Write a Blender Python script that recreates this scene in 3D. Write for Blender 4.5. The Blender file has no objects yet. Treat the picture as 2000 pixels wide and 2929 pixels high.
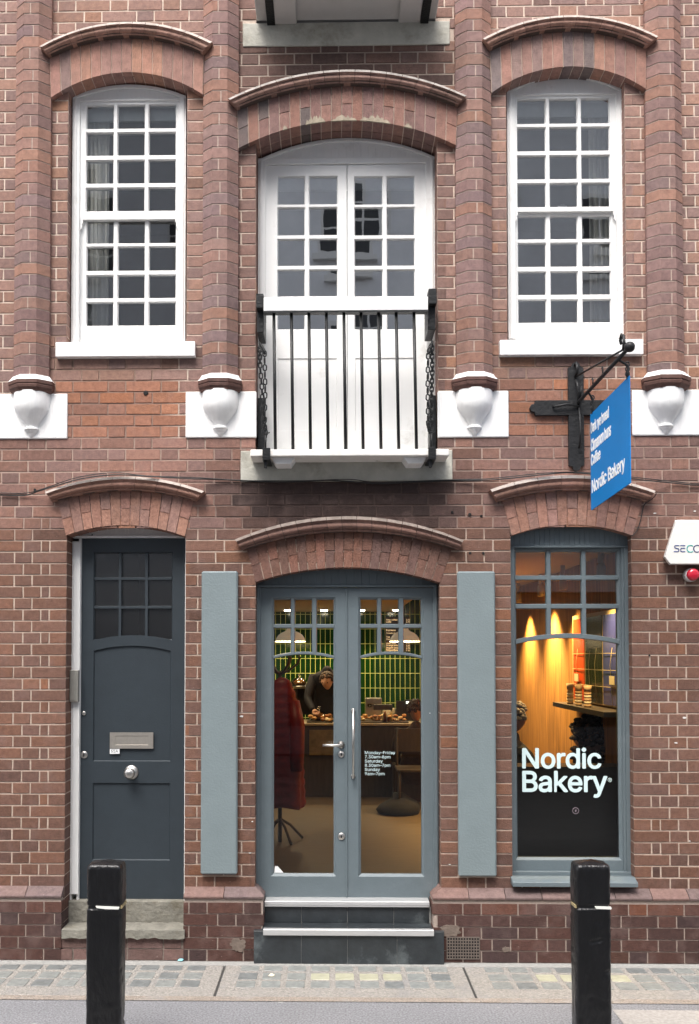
import bpy, bmesh, math, random
from mathutils import Vector, Matrix, noise
random.seed(7)
PI = math.pi
sc = bpy.context.scene
COL = sc.collection

# ---------------------------------------------------------------- camera
F, D = 2640.0, 6.0                       # focal length in photo pixels, metres to the facade
YAW, PITCH = 0.01795, 0.0277
EYE = 1.946
CAM = Vector((0, -D, EYE))
fw = Vector((-math.sin(YAW)*math.cos(PITCH), math.cos(YAW)*math.cos(PITCH), math.sin(PITCH)))
rt = Vector((math.cos(YAW), math.sin(YAW), 0))
up = rt.cross(fw)
PPX, PPY = 945 - F*math.tan(YAW)/math.cos(PITCH), 1880 - F*math.tan(PITCH)
cd = bpy.data.cameras.new('camera'); cam = bpy.data.objects.new('camera', cd); COL.objects.link(cam)
cd.sensor_fit = 'VERTICAL'; cd.sensor_height = 24; cd.lens = F/2929*24
cd.shift_x = (1000-PPX)/2929; cd.shift_y = (PPY-1464.5)/2929
cd.clip_end = 500; cd.clip_start = .05
m = Matrix((rt, up, -fw)).transposed().to_4x4(); m.translation = CAM
cam.matrix_world = m
sc.camera = cam

def P(px, py, Y=0.0):
    """point of the vertical plane y=Y seen at photo position px,py"""
    r = fw*F + rt*(px-PPX) + up*(PPY-py)
    return CAM + r*((Y+D)/r.y)
def X(px, py=1500, Y=0.0): return P(px, py, Y).x
def Z(py, px=945, Y=0.0): return P(px, py, Y).z
def G(px, py, z=0.0):
    r = fw*F + rt*(px-PPX) + up*(PPY-py)
    return CAM + r*((z-EYE)/r.z)

# ---------------------------------------------------------------- materials
def lin(c):
    return tuple(((v/255)/12.92 if v/255 <= .04045 else ((v/255+.055)/1.055)**2.4) for v in c)
MATS = {}
def nodes(name):
    M = bpy.data.materials.new(name); M.use_nodes = True
    nt = M.node_tree; b = nt.nodes['Principled BSDF']
    return M, nt, b
def mat(name, col, rough=.6, metal=0, nscale=0, namt=.15, bump=0, bscale=60, stretch=None, spec=.5, dirt=None, emit=0, dscale=2.0, dthr=.55, coat=0):
    if name in MATS: return MATS[name]
    M, nt, b = nodes(name); L = nt.links.new; N = nt.nodes.new
    b.inputs['Roughness'].default_value = rough; b.inputs['Metallic'].default_value = metal
    b.inputs['Specular IOR Level'].default_value = spec
    b.inputs['Coat Weight'].default_value = coat
    b.inputs['Base Color'].default_value = (*col, 1)
    tc = N('ShaderNodeTexCoord'); mp = N('ShaderNodeMapping'); L(tc.outputs['Object'], mp.inputs[0])
    if stretch: mp.inputs['Scale'].default_value = stretch
    src = None
    if nscale:
        n = N('ShaderNodeTexNoise'); n.inputs['Scale'].default_value = nscale; n.inputs['Detail'].default_value = 6; n.inputs['Roughness'].default_value = .65
        L(mp.outputs[0], n.inputs[0])
        mr = N('ShaderNodeMapRange'); mr.inputs[1].default_value = .25; mr.inputs[2].default_value = .75
        mr.inputs[3].default_value = 1-namt; mr.inputs[4].default_value = 1+namt; L(n.outputs[0], mr.inputs[0])
        vm = N('ShaderNodeVectorMath'); vm.operation = 'SCALE'; vm.inputs[0].default_value = col
        L(mr.outputs[0], vm.inputs['Scale']); src = vm.outputs[0]
    if dirt:
        n = N('ShaderNodeTexNoise'); n.inputs['Scale'].default_value = dscale; n.inputs['Detail'].default_value = 8; n.inputs['Roughness'].default_value = .7
        L(mp.outputs[0], n.inputs[0])
        mr = N('ShaderNodeMapRange'); mr.inputs[1].default_value = dthr; mr.inputs[2].default_value = dthr+.15; L(n.outputs[0], mr.inputs[0])
        mx = N('ShaderNodeMix'); mx.data_type = 'RGBA'; L(mr.outputs[0], mx.inputs[0])
        if src: L(src, mx.inputs[6])
        else: mx.inputs[6].default_value = (*col, 1)
        mx.inputs[7].default_value = (*dirt, 1); src = mx.outputs[2]
    if src: L(src, b.inputs['Base Color'])
    if bump:
        n = N('ShaderNodeTexNoise'); n.inputs['Scale'].default_value = bscale; n.inputs['Detail'].default_value = 5
        L(mp.outputs[0], n.inputs[0])
        bp = N('ShaderNodeBump'); bp.inputs['Strength'].default_value = bump; bp.inputs['Distance'].default_value = .01
        L(n.outputs[0], bp.inputs['Height']); L(bp.outputs[0], b.inputs['Normal'])
    if emit:
        b.inputs['Emission Color'].default_value = (*col, 1); b.inputs['Emission Strength'].default_value = emit
        if src: L(src, b.inputs['Emission Color'])
    MATS[name] = M
    return M

def tinted(name, rough, nscale, namt, bump, blot=0.0):
    """colour comes from the per-brick attribute, weathered by noise"""
    M, nt, b = nodes(name); L = nt.links.new; N = nt.nodes.new
    at = N('ShaderNodeAttribute'); at.attribute_name = 'tint'
    tc = N('ShaderNodeTexCoord')
    n = N('ShaderNodeTexNoise'); n.inputs['Scale'].default_value = nscale; n.inputs['Detail'].default_value = 8; n.inputs['Roughness'].default_value = .7
    L(tc.outputs['Object'], n.inputs[0])
    mr = N('ShaderNodeMapRange'); mr.inputs[1].default_value = .3; mr.inputs[2].default_value = .7
    mr.inputs[3].default_value = 1-namt; mr.inputs[4].default_value = 1+namt; L(n.outputs[0], mr.inputs[0])
    vm = N('ShaderNodeVectorMath'); vm.operation = 'SCALE'; L(at.outputs['Color'], vm.inputs[0]); L(mr.outputs[0], vm.inputs['Scale'])
    src = vm.outputs[0]
    if blot:
        n2 = N('ShaderNodeTexNoise'); n2.inputs['Scale'].default_value = 9; n2.inputs['Detail'].default_value = 6
        L(tc.outputs['Object'], n2.inputs[0])
        mr2 = N('ShaderNodeMapRange'); mr2.inputs[1].default_value = .52; mr2.inputs[2].default_value = .72; mr2.inputs[3].default_value = 0; mr2.inputs[4].default_value = blot
        L(n2.outputs[0], mr2.inputs[0])
        mx = N('ShaderNodeMix'); mx.data_type = 'RGBA'; mx.blend_type = 'MIX'
        L(mr2.outputs[0], mx.inputs[0]); L(src, mx.inputs[6])
        mx.inputs[7].default_value = (.21, .145, .13, 1); src = mx.outputs[2]
        # small pale lime specks
        n3 = N('ShaderNodeTexNoise'); n3.inputs['Scale'].default_value = 70; n3.inputs['Detail'].default_value = 3
        L(tc.outputs['Object'], n3.inputs[0])
        mr3 = N('ShaderNodeMapRange'); mr3.inputs[1].default_value = .72; mr3.inputs[2].default_value = .78; mr3.inputs[3].default_value = 0; mr3.inputs[4].default_value = .6
        L(n3.outputs[0], mr3.inputs[0])
        mx3 = N('ShaderNodeMix'); mx3.data_type = 'RGBA'; L(mr3.outputs[0], mx3.inputs[0]); L(src, mx3.inputs[6]); mx3.inputs[7].default_value = (.5, .42, .38, 1)
        src = mx3.outputs[2]
    L(src, b.inputs['Base Color'])
    b.inputs['Roughness'].default_value = rough; b.inputs['Specular IOR Level'].default_value = .3
    bn = N('ShaderNodeTexNoise'); bn.inputs['Scale'].default_value = 120; bn.inputs['Detail'].default_value = 5; L(tc.outputs['Object'], bn.inputs[0])
    bp = N('ShaderNodeBump'); bp.inputs['Strength'].default_value = bump; bp.inputs['Distance'].default_value = .004
    L(bn.outputs[0], bp.inputs['Height']); L(bp.outputs[0], b.inputs['Normal'])
    MATS[name] = M
    return M
BRICK = tinted('brick', .88, 32, .30, .9, .30)
MORTAR = tinted('mortar', .95, 60, .14, .8)
HOODM = tinted('moulded_brick', .7, 30, .30, .6, .15)

def glass(name, refl=1.7, tint=(.93, .95, .95), rough=0.0, wob=.0):
    M = bpy.data.materials.new(name); M.use_nodes = True; nt = M.node_tree; nt.nodes.clear(); L = nt.links.new; N = nt.nodes.new
    o = N('ShaderNodeOutputMaterial'); mx = N('ShaderNodeMixShader'); t = N('ShaderNodeBsdfTransparent'); g = N('ShaderNodeBsdfGlossy')
    t.inputs[0].default_value = (*tint, 1); g.inputs['Roughness'].default_value = rough
    fr = N('ShaderNodeFresnel'); fr.inputs[0].default_value = 1.5
    ma = N('ShaderNodeMath'); ma.operation = 'MULTIPLY'; ma.inputs[1].default_value = refl; ma.use_clamp = True
    L(fr.outputs[0], ma.inputs[0]); L(ma.outputs[0], mx.inputs[0]); L(t.outputs[0], mx.inputs[1]); L(g.outputs[0], mx.inputs[2]); L(mx.outputs[0], o.inputs[0])
    if wob:
        tc = N('ShaderNodeTexCoord'); n = N('ShaderNodeTexNoise'); n.inputs['Scale'].default_value = 5
        bp = N('ShaderNodeBump'); bp.inputs['Strength'].default_value = wob; bp.inputs['Distance'].default_value = .01
        L(tc.outputs['Object'], n.inputs[0]); L(n.outputs[0], bp.inputs['Height']); L(bp.outputs[0], g.inputs['Normal']); L(bp.outputs[0], fr.inputs['Normal'])
    MATS[name] = M
    return M
GLASS_UP = glass('old_window_glass', 11, wob=.02); GLASS_L = glass('left_window_glass', 4.6, wob=.03); GLASS_R = glass('right_window_glass', 7.8, wob=.03)
GLASS_SHOP = glass('shop_glass', 1.7)

WHITE = mat('white_gloss_paint', (.80, .80, .79), .35, nscale=4, namt=.03, dirt=(.60, .59, .56), dscale=4, dthr=.58, bump=.08, bscale=30)
WSTONE = mat('white_painted_stone', (.80, .80, .80), .6, nscale=9, namt=.05, bump=.4, bscale=22, dirt=(.50, .49, .46), dscale=6, dthr=.61, stretch=(2, 2, .5))
GREY = mat('blue_grey_paint', (.120, .150, .165), .45, nscale=14, namt=.06, bump=.12, bscale=90, dirt=(.15, .18, .195), dscale=3, dthr=.55)
PANELG = mat('pale_grey_panel_paint', (.182, .224, .235), .5, nscale=5, namt=.07, bump=.25, bscale=90, dirt=(.165, .20, .21), dscale=2.2, dthr=.56)
DDOOR = mat('dark_slate_paint', (.026, .035, .043), .45, nscale=10, namt=.10, bump=.08, bscale=120)
BLACK = mat('black_gloss_paint', (.007, .008, .009), .42, spec=.35, nscale=20, namt=.3, bump=.35, bscale=70)
BOLL = mat('black_bollard_paint', (.006, .006, .007), .30, nscale=14, namt=.5, bump=1.0, bscale=34, stretch=(1, 1, .45), dirt=(.10, .10, .105), dscale=34, dthr=.70)
IRON = mat('dark_bracket_paint', (.013, .0135, .015), .5, spec=.35, nscale=18, namt=.3, bump=.4, bscale=50)
STEEL = mat('brushed_steel', (.55, .53, .50), .32, 1, nscale=30, namt=.1)
SATIN = mat('satin_aluminium', (.62, .62, .62), .45, .6, nscale=40, namt=.08, stretch=(.1, 1, 1))
STONE = mat('weathered_stone', (.44, .43, .38), .85, nscale=7, namt=.2, bump=.5, bscale=40, dirt=(.25, .235, .19), dscale=2.2, dthr=.5)
STEP = mat('doorstep_stone', (.20, .19, .16), .9, nscale=9, namt=.35, bump=1.0, bscale=28, dirt=(.12, .105, .075), dscale=5, dthr=.52)
TILEB = mat('black_slate_tile', (.028, .033, .037), .35, nscale=10, namt=.35, bump=.3, bscale=30, dirt=(.10, .115, .12), dscale=4.5, dthr=.55)
GROUT = mat('grey_grout', (.25, .25, .24), .9)
PALE = mat('pale_weathered_fillet', (.64, .55, .49), .85, nscale=15, namt=.25, bump=.5, bscale=50, dirt=(.25, .19, .16), dscale=7, dthr=.6)
BLUE = mat('blue_sign_face', (.008, .20, .54), .45, spec=.25, nscale=3, namt=.08)
LETTER = mat('white_lettering', (.85, .86, .86), .5)
VINYL = mat('pale_blue_vinyl', (.60, .75, .76), .5)
CURTAIN = mat('linen_curtain', (.86, .85, .80), .9, nscale=40, namt=.08)
BLIND = mat('roller_blind_cloth', (.82, .84, .82), .9, nscale=30, namt=.05)
ROOM = mat('dim_plaster', (.22, .22, .23), .9, nscale=2, namt=.2)
WOODF = mat('oak_floor', (.115, .078, .038), .5, nscale=9, namt=.3, stretch=(.5, 6, 1))
WOODW = mat('stained_wood_panelling', (.34, .165, .045), .6, spec=.25, nscale=9, namt=.8, stretch=(1, 7, .22), bump=.1, bscale=20)
CEIL = mat('warm_ceiling', (.50, .42, .30), .9)
DARKW = mat('dark_counter_wood', (.06, .045, .032), .5, nscale=6, namt=.3, stretch=(6, 1, 1))
WTOP = mat('counter_top', (.5, .42, .30), .4)
DARK = mat('near_black_cloth', (.012, .011, .013), .9, nscale=20, namt=.3)
CAB = mat('black_cable_sheath', (.015, .015, .016), .5)

# ---------------------------------------------------------------- mesh builder
WL = {}                                   # world position of every Empty / parent
class MB:
    def __init__(s): s.v = []; s.f = []; s.mi = []; s.c = []; s.sm = []
    def add(s, vs, fs, mi=0, c=None, smooth=False):
        b = len(s.v); s.v += [tuple(v) for v in vs]
        for f in fs:
            s.f.append([b+i for i in f]); s.mi.append(mi); s.c.append(c); s.sm.append(smooth)
    def box(s, x0, x1, y0, y1, z0, z1, mi=0, c=None):
        x0, x1 = min(x0, x1), max(x0, x1); y0, y1 = min(y0, y1), max(y0, y1); z0, z1 = min(z0, z1), max(z0, z1)
        s.add([(x0,y0,z0),(x1,y0,z0),(x1,y1,z0),(x0,y1,z0),(x0,y0,z1),(x1,y0,z1),(x1,y1,z1),(x0,y1,z1)],
              [(0,3,2,1),(4,5,6,7),(0,1,5,4),(1,2,6,5),(2,3,7,6),(3,0,4,7)], mi, c)
    def prism(s, pts, y0, y1, mi=0, c=None, ax='y'):
        """polygon (x,z) extruded in y; pts counter-clockwise seen from the camera side"""
        n = len(pts)
        a = sum(pts[i][0]*pts[(i+1) % n][1]-pts[(i+1) % n][0]*pts[i][1] for i in range(n))
        if a < 0: pts = pts[::-1]
        if ax == 'y': vs = [(p[0], y0, p[1]) for p in pts]+[(p[0], y1, p[1]) for p in pts]
        elif ax == 'z': vs = [(p[0], p[1], y1) for p in pts]+[(p[0], p[1], y0) for p in pts]
        fs = [tuple(range(n)), tuple(range(2*n-1, n-1, -1))]
        for i in range(n):
            j = (i+1) % n; fs.append((j, i, n+i, n+j))
        s.add(vs, fs, mi, c)
    def strip(s, a, b, y0, y1, mi=0, c=None):
        """solid between two polylines a (lower) and b (upper) in x,z"""
        for i in range(len(a)-1):
            s.prism([a[i], a[i+1], b[i+1], b[i]], y0, y1, mi, c)
    def tube(s, path, r, n=8, mi=0, c=None, closed=False, rr=None):
        path = [Vector(p) for p in path]; m_ = len(path); base = len(s.v); prev = None
        for i, p in enumerate(path):
            if closed: t = path[(i+1) % m_]-path[(i-1) % m_]
            else: t = path[min(i+1, m_-1)]-path[max(i-1, 0)]
            t.normalize()
            if prev is None:
                ref = Vector((0, 0, 1)) if abs(t.z) < .9 else Vector((1, 0, 0)); u = t.cross(ref).normalized()
            else: u = (prev-t*prev.dot(t)).normalized()
            prev = u; w = t.cross(u); ri = rr[i] if rr else r
            for k in range(n):
                a = 2*PI*k/n; s.v.append(tuple(p+u*math.cos(a)*ri+w*math.sin(a)*ri))
        for i in range(m_ if closed else m_-1):
            for k in range(n):
                a0 = base+i*n+k; a1 = base+i*n+(k+1) % n; j = (i+1) % m_
                s.f.append([a0, a1, base+j*n+(k+1) % n, base+j*n+k]); s.mi.append(mi); s.c.append(c); s.sm.append(True)
        if not closed:
            for q in (0, m_-1):
                s.f.append([base+q*n+k for k in (range(n-1, -1, -1) if q == 0 else range(n))]); s.mi.append(mi); s.c.append(c); s.sm.append(False)
    def lathe(s, c0, prof, n=20, axis='z', mi=0, c=None, smooth=True):
        """profile (r, h) turned about an axis through c0"""
        base = len(s.v); c0 = Vector(c0)
        for r, h in prof:
            for k in range(n):
                a = 2*PI*k/n; u, w = math.cos(a)*r, math.sin(a)*r
                d = Vector((u, w, h)) if axis == 'z' else Vector((u, -h, w)) if axis == 'y' else Vector((h, u, w))
                s.v.append(tuple(c0+d))
        for i in range(len(prof)-1):
            for k in range(n):
                a0 = base+i*n+k; a1 = base+i*n+(k+1) % n
                s.f.append([a0, a1, a1+n, a0+n]); s.mi.append(mi); s.c.append(c); s.sm.append(smooth)
        for q in (0, len(prof)-1):
            s.f.append([base+q*n+k for k in (range(n-1, -1, -1) if q == 0 else range(n))]); s.mi.append(mi); s.c.append(c); s.sm.append(False)
    def build(s, name, mats, parent=None, loc=None, bevel=0, seg=1, fix=True):
        if not isinstance(mats, (list, tuple)): mats = [mats]
        if parent is not None: o0 = Vector(WL.get(parent.name, (0, 0, 0)))
        else: o0 = Vector(loc) if loc is not None else Vector((0, 0, 0))
        off = Vector(loc) if (parent is not None and loc is not None) else o0
        me = bpy.data.meshes.new(name)
        me.from_pydata([tuple(Vector(v)-off) for v in s.v], [], s.f)
        for M in mats: me.materials.append(M)
        for p, i, sm in zip(me.polygons, s.mi, s.sm): p.material_index = i; p.use_smooth = sm
        if any(c is not None for c in s.c):
            ca = me.color_attributes.new('tint', 'FLOAT_COLOR', 'CORNER'); data = []
            for p, c in zip(me.polygons, s.c):
                c = c or (.3, .2, .15)
                for k in range(p.loop_total):
                    cc = c[k] if isinstance(c[0], tuple) else c
                    data += [cc[0], cc[1], cc[2], 1]
            ca.data.foreach_set('color', data)
        if bevel or fix:
            bm = bmesh.new(); bm.from_mesh(me)
            if fix: bmesh.ops.recalc_face_normals(bm, faces=bm.faces)
            if bevel:
                bmesh.ops.bevel(bm, geom=[e for e in bm.edges if e.is_manifold and e.calc_face_angle(0) > .5], offset=bevel, segments=seg, affect='EDGES', profile=.5)
            bm.to_mesh(me); bm.free()
        ob = bpy.data.objects.new(name, me); COL.objects.link(ob)
        ob.location = off-o0 if parent is not None else o0
        if parent is not None: ob.parent = parent
        WL[ob.name] = tuple(off)
        return ob

def tag(o, label=None, cat=None, group=None, kind=None):
    if label: o['label'] = label
    if cat: o['category'] = cat
    if group: o['group'] = group
    if kind: o['kind'] = kind
    return o
def thing(name, loc, label, cat, group=None):
    o = bpy.data.objects.new(name, None); COL.objects.link(o); o.location = loc; o.empty_display_size = .1
    WL[o.name] = tuple(loc)
    return tag(o, label, cat, group)
def part(name, parent, loc=(0, 0, 0)):
    o = bpy.data.objects.new(name, None); COL.objects.link(o); o.parent = parent
    o.location = Vector(loc)-Vector(WL[parent.name]); WL[o.name] = tuple(loc); o.empty_display_size = .1
    return o

# ---------------------------------------------------------------- text
def load_font():
    try:
        return bpy.data.fonts.load(bpy.utils.system_resource('DATAFILES')+'/fonts/Inter.woff2')
    except Exception:
        return None
FONT = load_font()
def text(name, s, o, ux, uz, width, m_, parent, bold=.02, depth=.0015, spacing=1.0, height=None, line=1.0):
    """flat lettering with its lower-left at o, running along ux, up along uz"""
    cu = bpy.data.curves.new('t', 'FONT'); cu.body = s
    if FONT: cu.font = FONT
    cu.extrude = .01; cu.space_character = spacing; cu.space_line = line; cu.resolution_u = 4
    t = bpy.data.objects.new('t', cu); COL.objects.link(t)
    bpy.context.view_layer.update()
    me = bpy.data.meshes.new_from_object(t.evaluated_get(bpy.context.evaluated_depsgraph_get()))
    bpy.data.objects.remove(t); bpy.data.curves.remove(cu)
    xs = [v.co.x for v in me.vertices]; ys = [v.co.y for v in me.vertices]
    x0, x1, y0, y1 = min(xs), max(xs), min(ys), max(ys)
    k = width/(x1-x0); kz = k if height is None else height/(y1-y0)
    ux = Vector(ux).normalized(); uz = Vector(uz).normalized(); nn = ux.cross(uz)
    po = Vector(WL[parent.name])
    for v in me.vertices:
        c = v.co.copy()
        v.co = Vector(o)-po+ux*((c.x-x0)*k)+uz*((c.y-y0)*kz)+nn*(c.z/.01*depth)
    if bold:
        vs0 = [v.co.copy() for v in me.vertices]; fs0 = [tuple(p.vertices) for p in me.polygons]
        V, Fc = [], []
        for q, (dx, dy) in enumerate(((0, 0), (1, 0), (-1, 0), (0, 1), (0, -1), (.7, .7), (-.7, .7), (.7, -.7), (-.7, -.7))):
            b_ = len(V); V += [v+ux*dx*bold*k+uz*dy*bold*kz+nn*(.00008*q) for v in vs0]; Fc += [tuple(i+b_ for i in f) for f in fs0]
        bpy.data.meshes.remove(me); me = bpy.data.meshes.new(name); me.from_pydata(V, [], Fc)
    me.materials.append(m_)
    ob = bpy.data.objects.new(name, me); COL.objects.link(ob); ob.parent = parent; me.name = name
    WL[ob.name] = tuple(po)
    return ob

# ---------------------------------------------------------------- arcs
def arc(a, apex_z, b, n=24):
    """points from a=(x,z) to b=(x,z) through a crown at apex_z"""
    c = (b[0]-a[0])/2; mz = (a[1]+b[1])/2; h = apex_z-mz
    R = (c*c+h*h)/(2*abs(h)); out = []
    for i in range(n+1):
        u = -1+2*i/n
        z = (math.sqrt(max(R*R-(u*c)**2, 0))-(R-abs(h)))*(1 if h > 0 else -1)
        out.append((a[0]+(b[0]-a[0])*(u+1)/2, a[1]+(b[1]-a[1])*(u+1)/2+z))
    return out
def at(pl, t):
    f = t*(len(pl)-1); i = min(int(f), len(pl)-2); k = f-i
    return (pl[i][0]*(1-k)+pl[i+1][0]*k, pl[i][1]*(1-k)+pl[i+1][1]*k)
def lerp(p, q, k): return tuple(a*(1-k)+b*k for a, b in zip(p, q))
def xz(px, py, Y=0): p = P(px, py, Y); return (p.x, p.z)

# ================================================================ BRICK COLOURS
CO = .0752                                # one course
Z0 = .004
def rnd(a, b): return random.uniform(a, b)
def tone(c, a, b):
    k = random.uniform(a, b); return tuple(v*k*random.uniform(.985, 1.015) for v in c)
z_plinth = Z(2552)
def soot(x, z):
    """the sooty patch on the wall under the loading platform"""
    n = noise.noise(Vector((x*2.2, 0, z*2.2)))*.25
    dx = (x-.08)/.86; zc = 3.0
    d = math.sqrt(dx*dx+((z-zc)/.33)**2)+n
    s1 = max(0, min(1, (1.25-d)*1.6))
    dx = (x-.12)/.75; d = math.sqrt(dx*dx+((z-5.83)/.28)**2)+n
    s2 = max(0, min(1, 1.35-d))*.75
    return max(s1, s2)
def brick_col(x, z):
    r = random.random()
    if z < z_plinth:
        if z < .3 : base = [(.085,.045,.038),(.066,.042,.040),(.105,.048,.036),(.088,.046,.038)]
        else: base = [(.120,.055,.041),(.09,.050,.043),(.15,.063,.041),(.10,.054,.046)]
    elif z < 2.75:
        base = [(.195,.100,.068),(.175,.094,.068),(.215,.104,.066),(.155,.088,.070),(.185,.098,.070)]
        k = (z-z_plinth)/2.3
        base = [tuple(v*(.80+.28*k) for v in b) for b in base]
    elif z < 3.75:
        base = [(.240,.130,.100),(.215,.122,.099),(.255,.135,.098),(.195,.120,.104)]
        if z > 3.37 and (-2.0 < x < -.95 or 1.1 < x < 1.9):
            base = [(.30,.137,.085),(.275,.13,.085),(.325,.145,.082),(.25,.128,.092)]
    else:
        base = [(.272,.165,.133),(.25,.155,.131),(.29,.17,.132),(.225,.148,.132),(.30,.17,.120)]
        if abs(x) < .85: base = [(.235,.132,.10),(.21,.122,.098),(.185,.115,.096)]
    c = base[int(r*len(base)) % len(base)]; mn = [sum(b_[i] for b_ in base)/len(base) for i in range(3)]; c = lerp(c, mn, .3)
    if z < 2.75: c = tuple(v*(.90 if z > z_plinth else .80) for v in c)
    q = random.random(); k = rnd(.86, 1.12)*(.72 if q < .03 else 1.0)
    if q > .97: c = (c[0]*1.15, c[1]*1.05, c[2]*.9)
    w_ = noise.noise(Vector((x*.9+3, 1.5, z*.7)))+.5*noise.noise(Vector((x*3.1, 7, z*1.1)))
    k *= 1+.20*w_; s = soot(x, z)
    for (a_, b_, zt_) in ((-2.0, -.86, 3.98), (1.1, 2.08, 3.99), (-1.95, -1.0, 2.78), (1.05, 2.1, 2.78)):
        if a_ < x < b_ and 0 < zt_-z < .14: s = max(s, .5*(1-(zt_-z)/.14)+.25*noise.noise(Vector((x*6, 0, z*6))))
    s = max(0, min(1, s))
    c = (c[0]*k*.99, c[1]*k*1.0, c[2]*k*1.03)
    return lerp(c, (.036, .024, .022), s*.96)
def mortar_col(x, z):
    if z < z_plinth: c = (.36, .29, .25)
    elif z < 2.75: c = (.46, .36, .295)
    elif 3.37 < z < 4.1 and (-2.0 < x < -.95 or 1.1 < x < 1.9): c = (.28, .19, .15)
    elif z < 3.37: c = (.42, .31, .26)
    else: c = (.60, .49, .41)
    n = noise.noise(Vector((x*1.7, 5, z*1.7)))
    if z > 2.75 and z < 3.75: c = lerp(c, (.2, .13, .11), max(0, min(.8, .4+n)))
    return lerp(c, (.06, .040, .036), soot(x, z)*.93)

# ================================================================ THE BUILDING
B = thing('brick_building', (0, 0, 0), 'red brick building with arched openings, white upstairs windows and a street level bakery', 'building')

XL, XR, ZT = -3.6, 3.9, 7.2
def rect(pxl, pxr, pyt, pyb, Y=0, pym=None):
    m_ = (pyt+pyb)/2 if pym is None else pym
    return (X(pxl, m_, Y), X(pxr, m_, Y), Z(pyb, (pxl+pxr)/2, Y), Z(pyt, (pxl+pxr)/2, Y))
O_UL = rect(194, 534.6, 206, 1000); O_UR = rect(1450, 1790, 190, 995); O_UC = rect(731.6, 1252, 344, 1290)
O_LL = rect(187.5, 529.3, 1502, 2672); O_LC = rect(730.5, 1260, 1622, 2650); O_LR = rect(1463.5, 1810.5, 1500.6, 2520)
O_TC = rect(734, 1245, -300, 70)
STL = rect(688.8, 1294, 1289, 1377); STT = rect(695, 1286.5, 65, 132)
OPEN = [O_UL, O_UR, O_UC, O_LL, O_LC, O_LR, (O_TC[0], O_TC[1], O_TC[2], ZT+1)]
SKIP = OPEN+[STL, STT]
# mortar bed: one sheet pierced by the openings
zpl = Z(2566)
wall = MB()
xs = sorted(set([XL, XR]+[o[0] for o in OPEN]+[o[1] for o in OPEN]+[XL+i*.25 for i in range(1, int((XR-XL)/.25)+1)]))
zs = sorted(set([0, ZT]+[o[2] for o in OPEN if o[2] > 0]+[o[3] for o in OPEN if o[3] < ZT]+[i*.15 for i in range(1, int(ZT/.15)+1)]))
xs = [x for x in xs if XL <= x <= XR]; zs = [z for z in zs if 0 <= z <= ZT]
for i in range(len(xs)-1):
    for j in range(len(zs)-1):
        xa, xb, za, zb = xs[i], xs[i+1], zs[j], zs[j+1]
        if xb-xa < 1e-5 or zb-za < 1e-5: continue
        xm, zm = (xa+xb)/2, (za+zb)/2
        if any(o[0] < xm < o[1] and o[2] < zm < o[3] for o in OPEN): continue
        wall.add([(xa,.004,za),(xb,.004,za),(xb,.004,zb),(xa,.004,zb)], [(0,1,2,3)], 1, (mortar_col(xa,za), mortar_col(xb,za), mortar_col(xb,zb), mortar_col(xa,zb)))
def brick(mb, xa, xb, za, zb, Y, c, mi=0, bv=.0022):
    j = lambda s=.0012: rnd(-s, s)
    y = Y+j(.0012); t = [(xa+j(), Y+.005, za+j()), (xb+j(), Y+.005, za+j()), (xb+j(), Y+.005, zb+j()), (xa+j(), Y+.005, zb+j())]
    f = [(t[0][0]+bv, y, t[0][2]+bv), (t[1][0]-bv, y, t[1][2]+bv), (t[2][0]-bv, y, t[2][2]-bv), (t[3][0]+bv, y, t[3][2]-bv)]
    mb.add(t+f, [(4,5,6,7),(0,1,5,4),(1,2,6,5),(2,3,7,6),(3,0,4,7)], mi, c)
def course(mb, xa, xb, k, Y, skips, anchor=0.0, closer=None, cf=brick_col, z0=Z0, co=CO):
    """one Flemish-bond course from xa to xb, broken at the openings"""
    za = z0+k*co+.0042; zb = za+co-.0084; zm = (za+zb)/2
    cuts = sorted([(s[0], s[1]) for s in skips if s[2] < zm < s[3] and s[1] > xa and s[0] < xb])
    runs = []; x = xa
    for c0, c1 in cuts:
        if c0 > x: runs.append((x, c0))
        x = max(x, c1)
    if x < xb: runs.append((x, xb))
    S, H, J = .2245, .1085, .0085
    per = S+H+2*J
    for ra, rb in runs:
        if closer and ((closer == 'R' and abs(rb-xb) < 1e-6) or (closer == 'L' and abs(ra-xa) < 1e-6)):
            seq = [H, .048, H] if k % 2 else [S, H]
            widths = []; tot = 0; i = 0; rep = [S, H]
            while tot < rb-ra+.3:
                w = seq[i] if i < len(seq) else rep[(i-len(seq)) % 2]
                widths.append(w); tot += w+J; i += 1
            x = 0; pieces = []
            for w in widths:
                a, b = x, min(x+w, rb-ra)
                if b-a > .02: pieces.append((rb-b, rb-a) if closer == 'R' else (ra+a, ra+b))
                x += w+J
                if x > rb-ra: break
        else:
            off = anchor+(0 if k % 2 else (S+H)/2+J)
            n0 = math.floor((ra-off)/per)-1; x = off+n0*per; pieces = []
            i = 0
            while x < rb:
                w = S if i % 2 == 0 else H
                a, b = max(x, ra+.002), min(x+w, rb-.002)
                if b-a > .022: pieces.append([a, b])
                elif b > a and pieces and a-pieces[-1][1] < .02: pieces[-1][1] = b
                x += w+J; i += 1
        for a, b in pieces:
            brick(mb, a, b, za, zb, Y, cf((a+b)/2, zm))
nco = int(ZT/CO)
k0 = int(z_plinth/CO)
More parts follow.
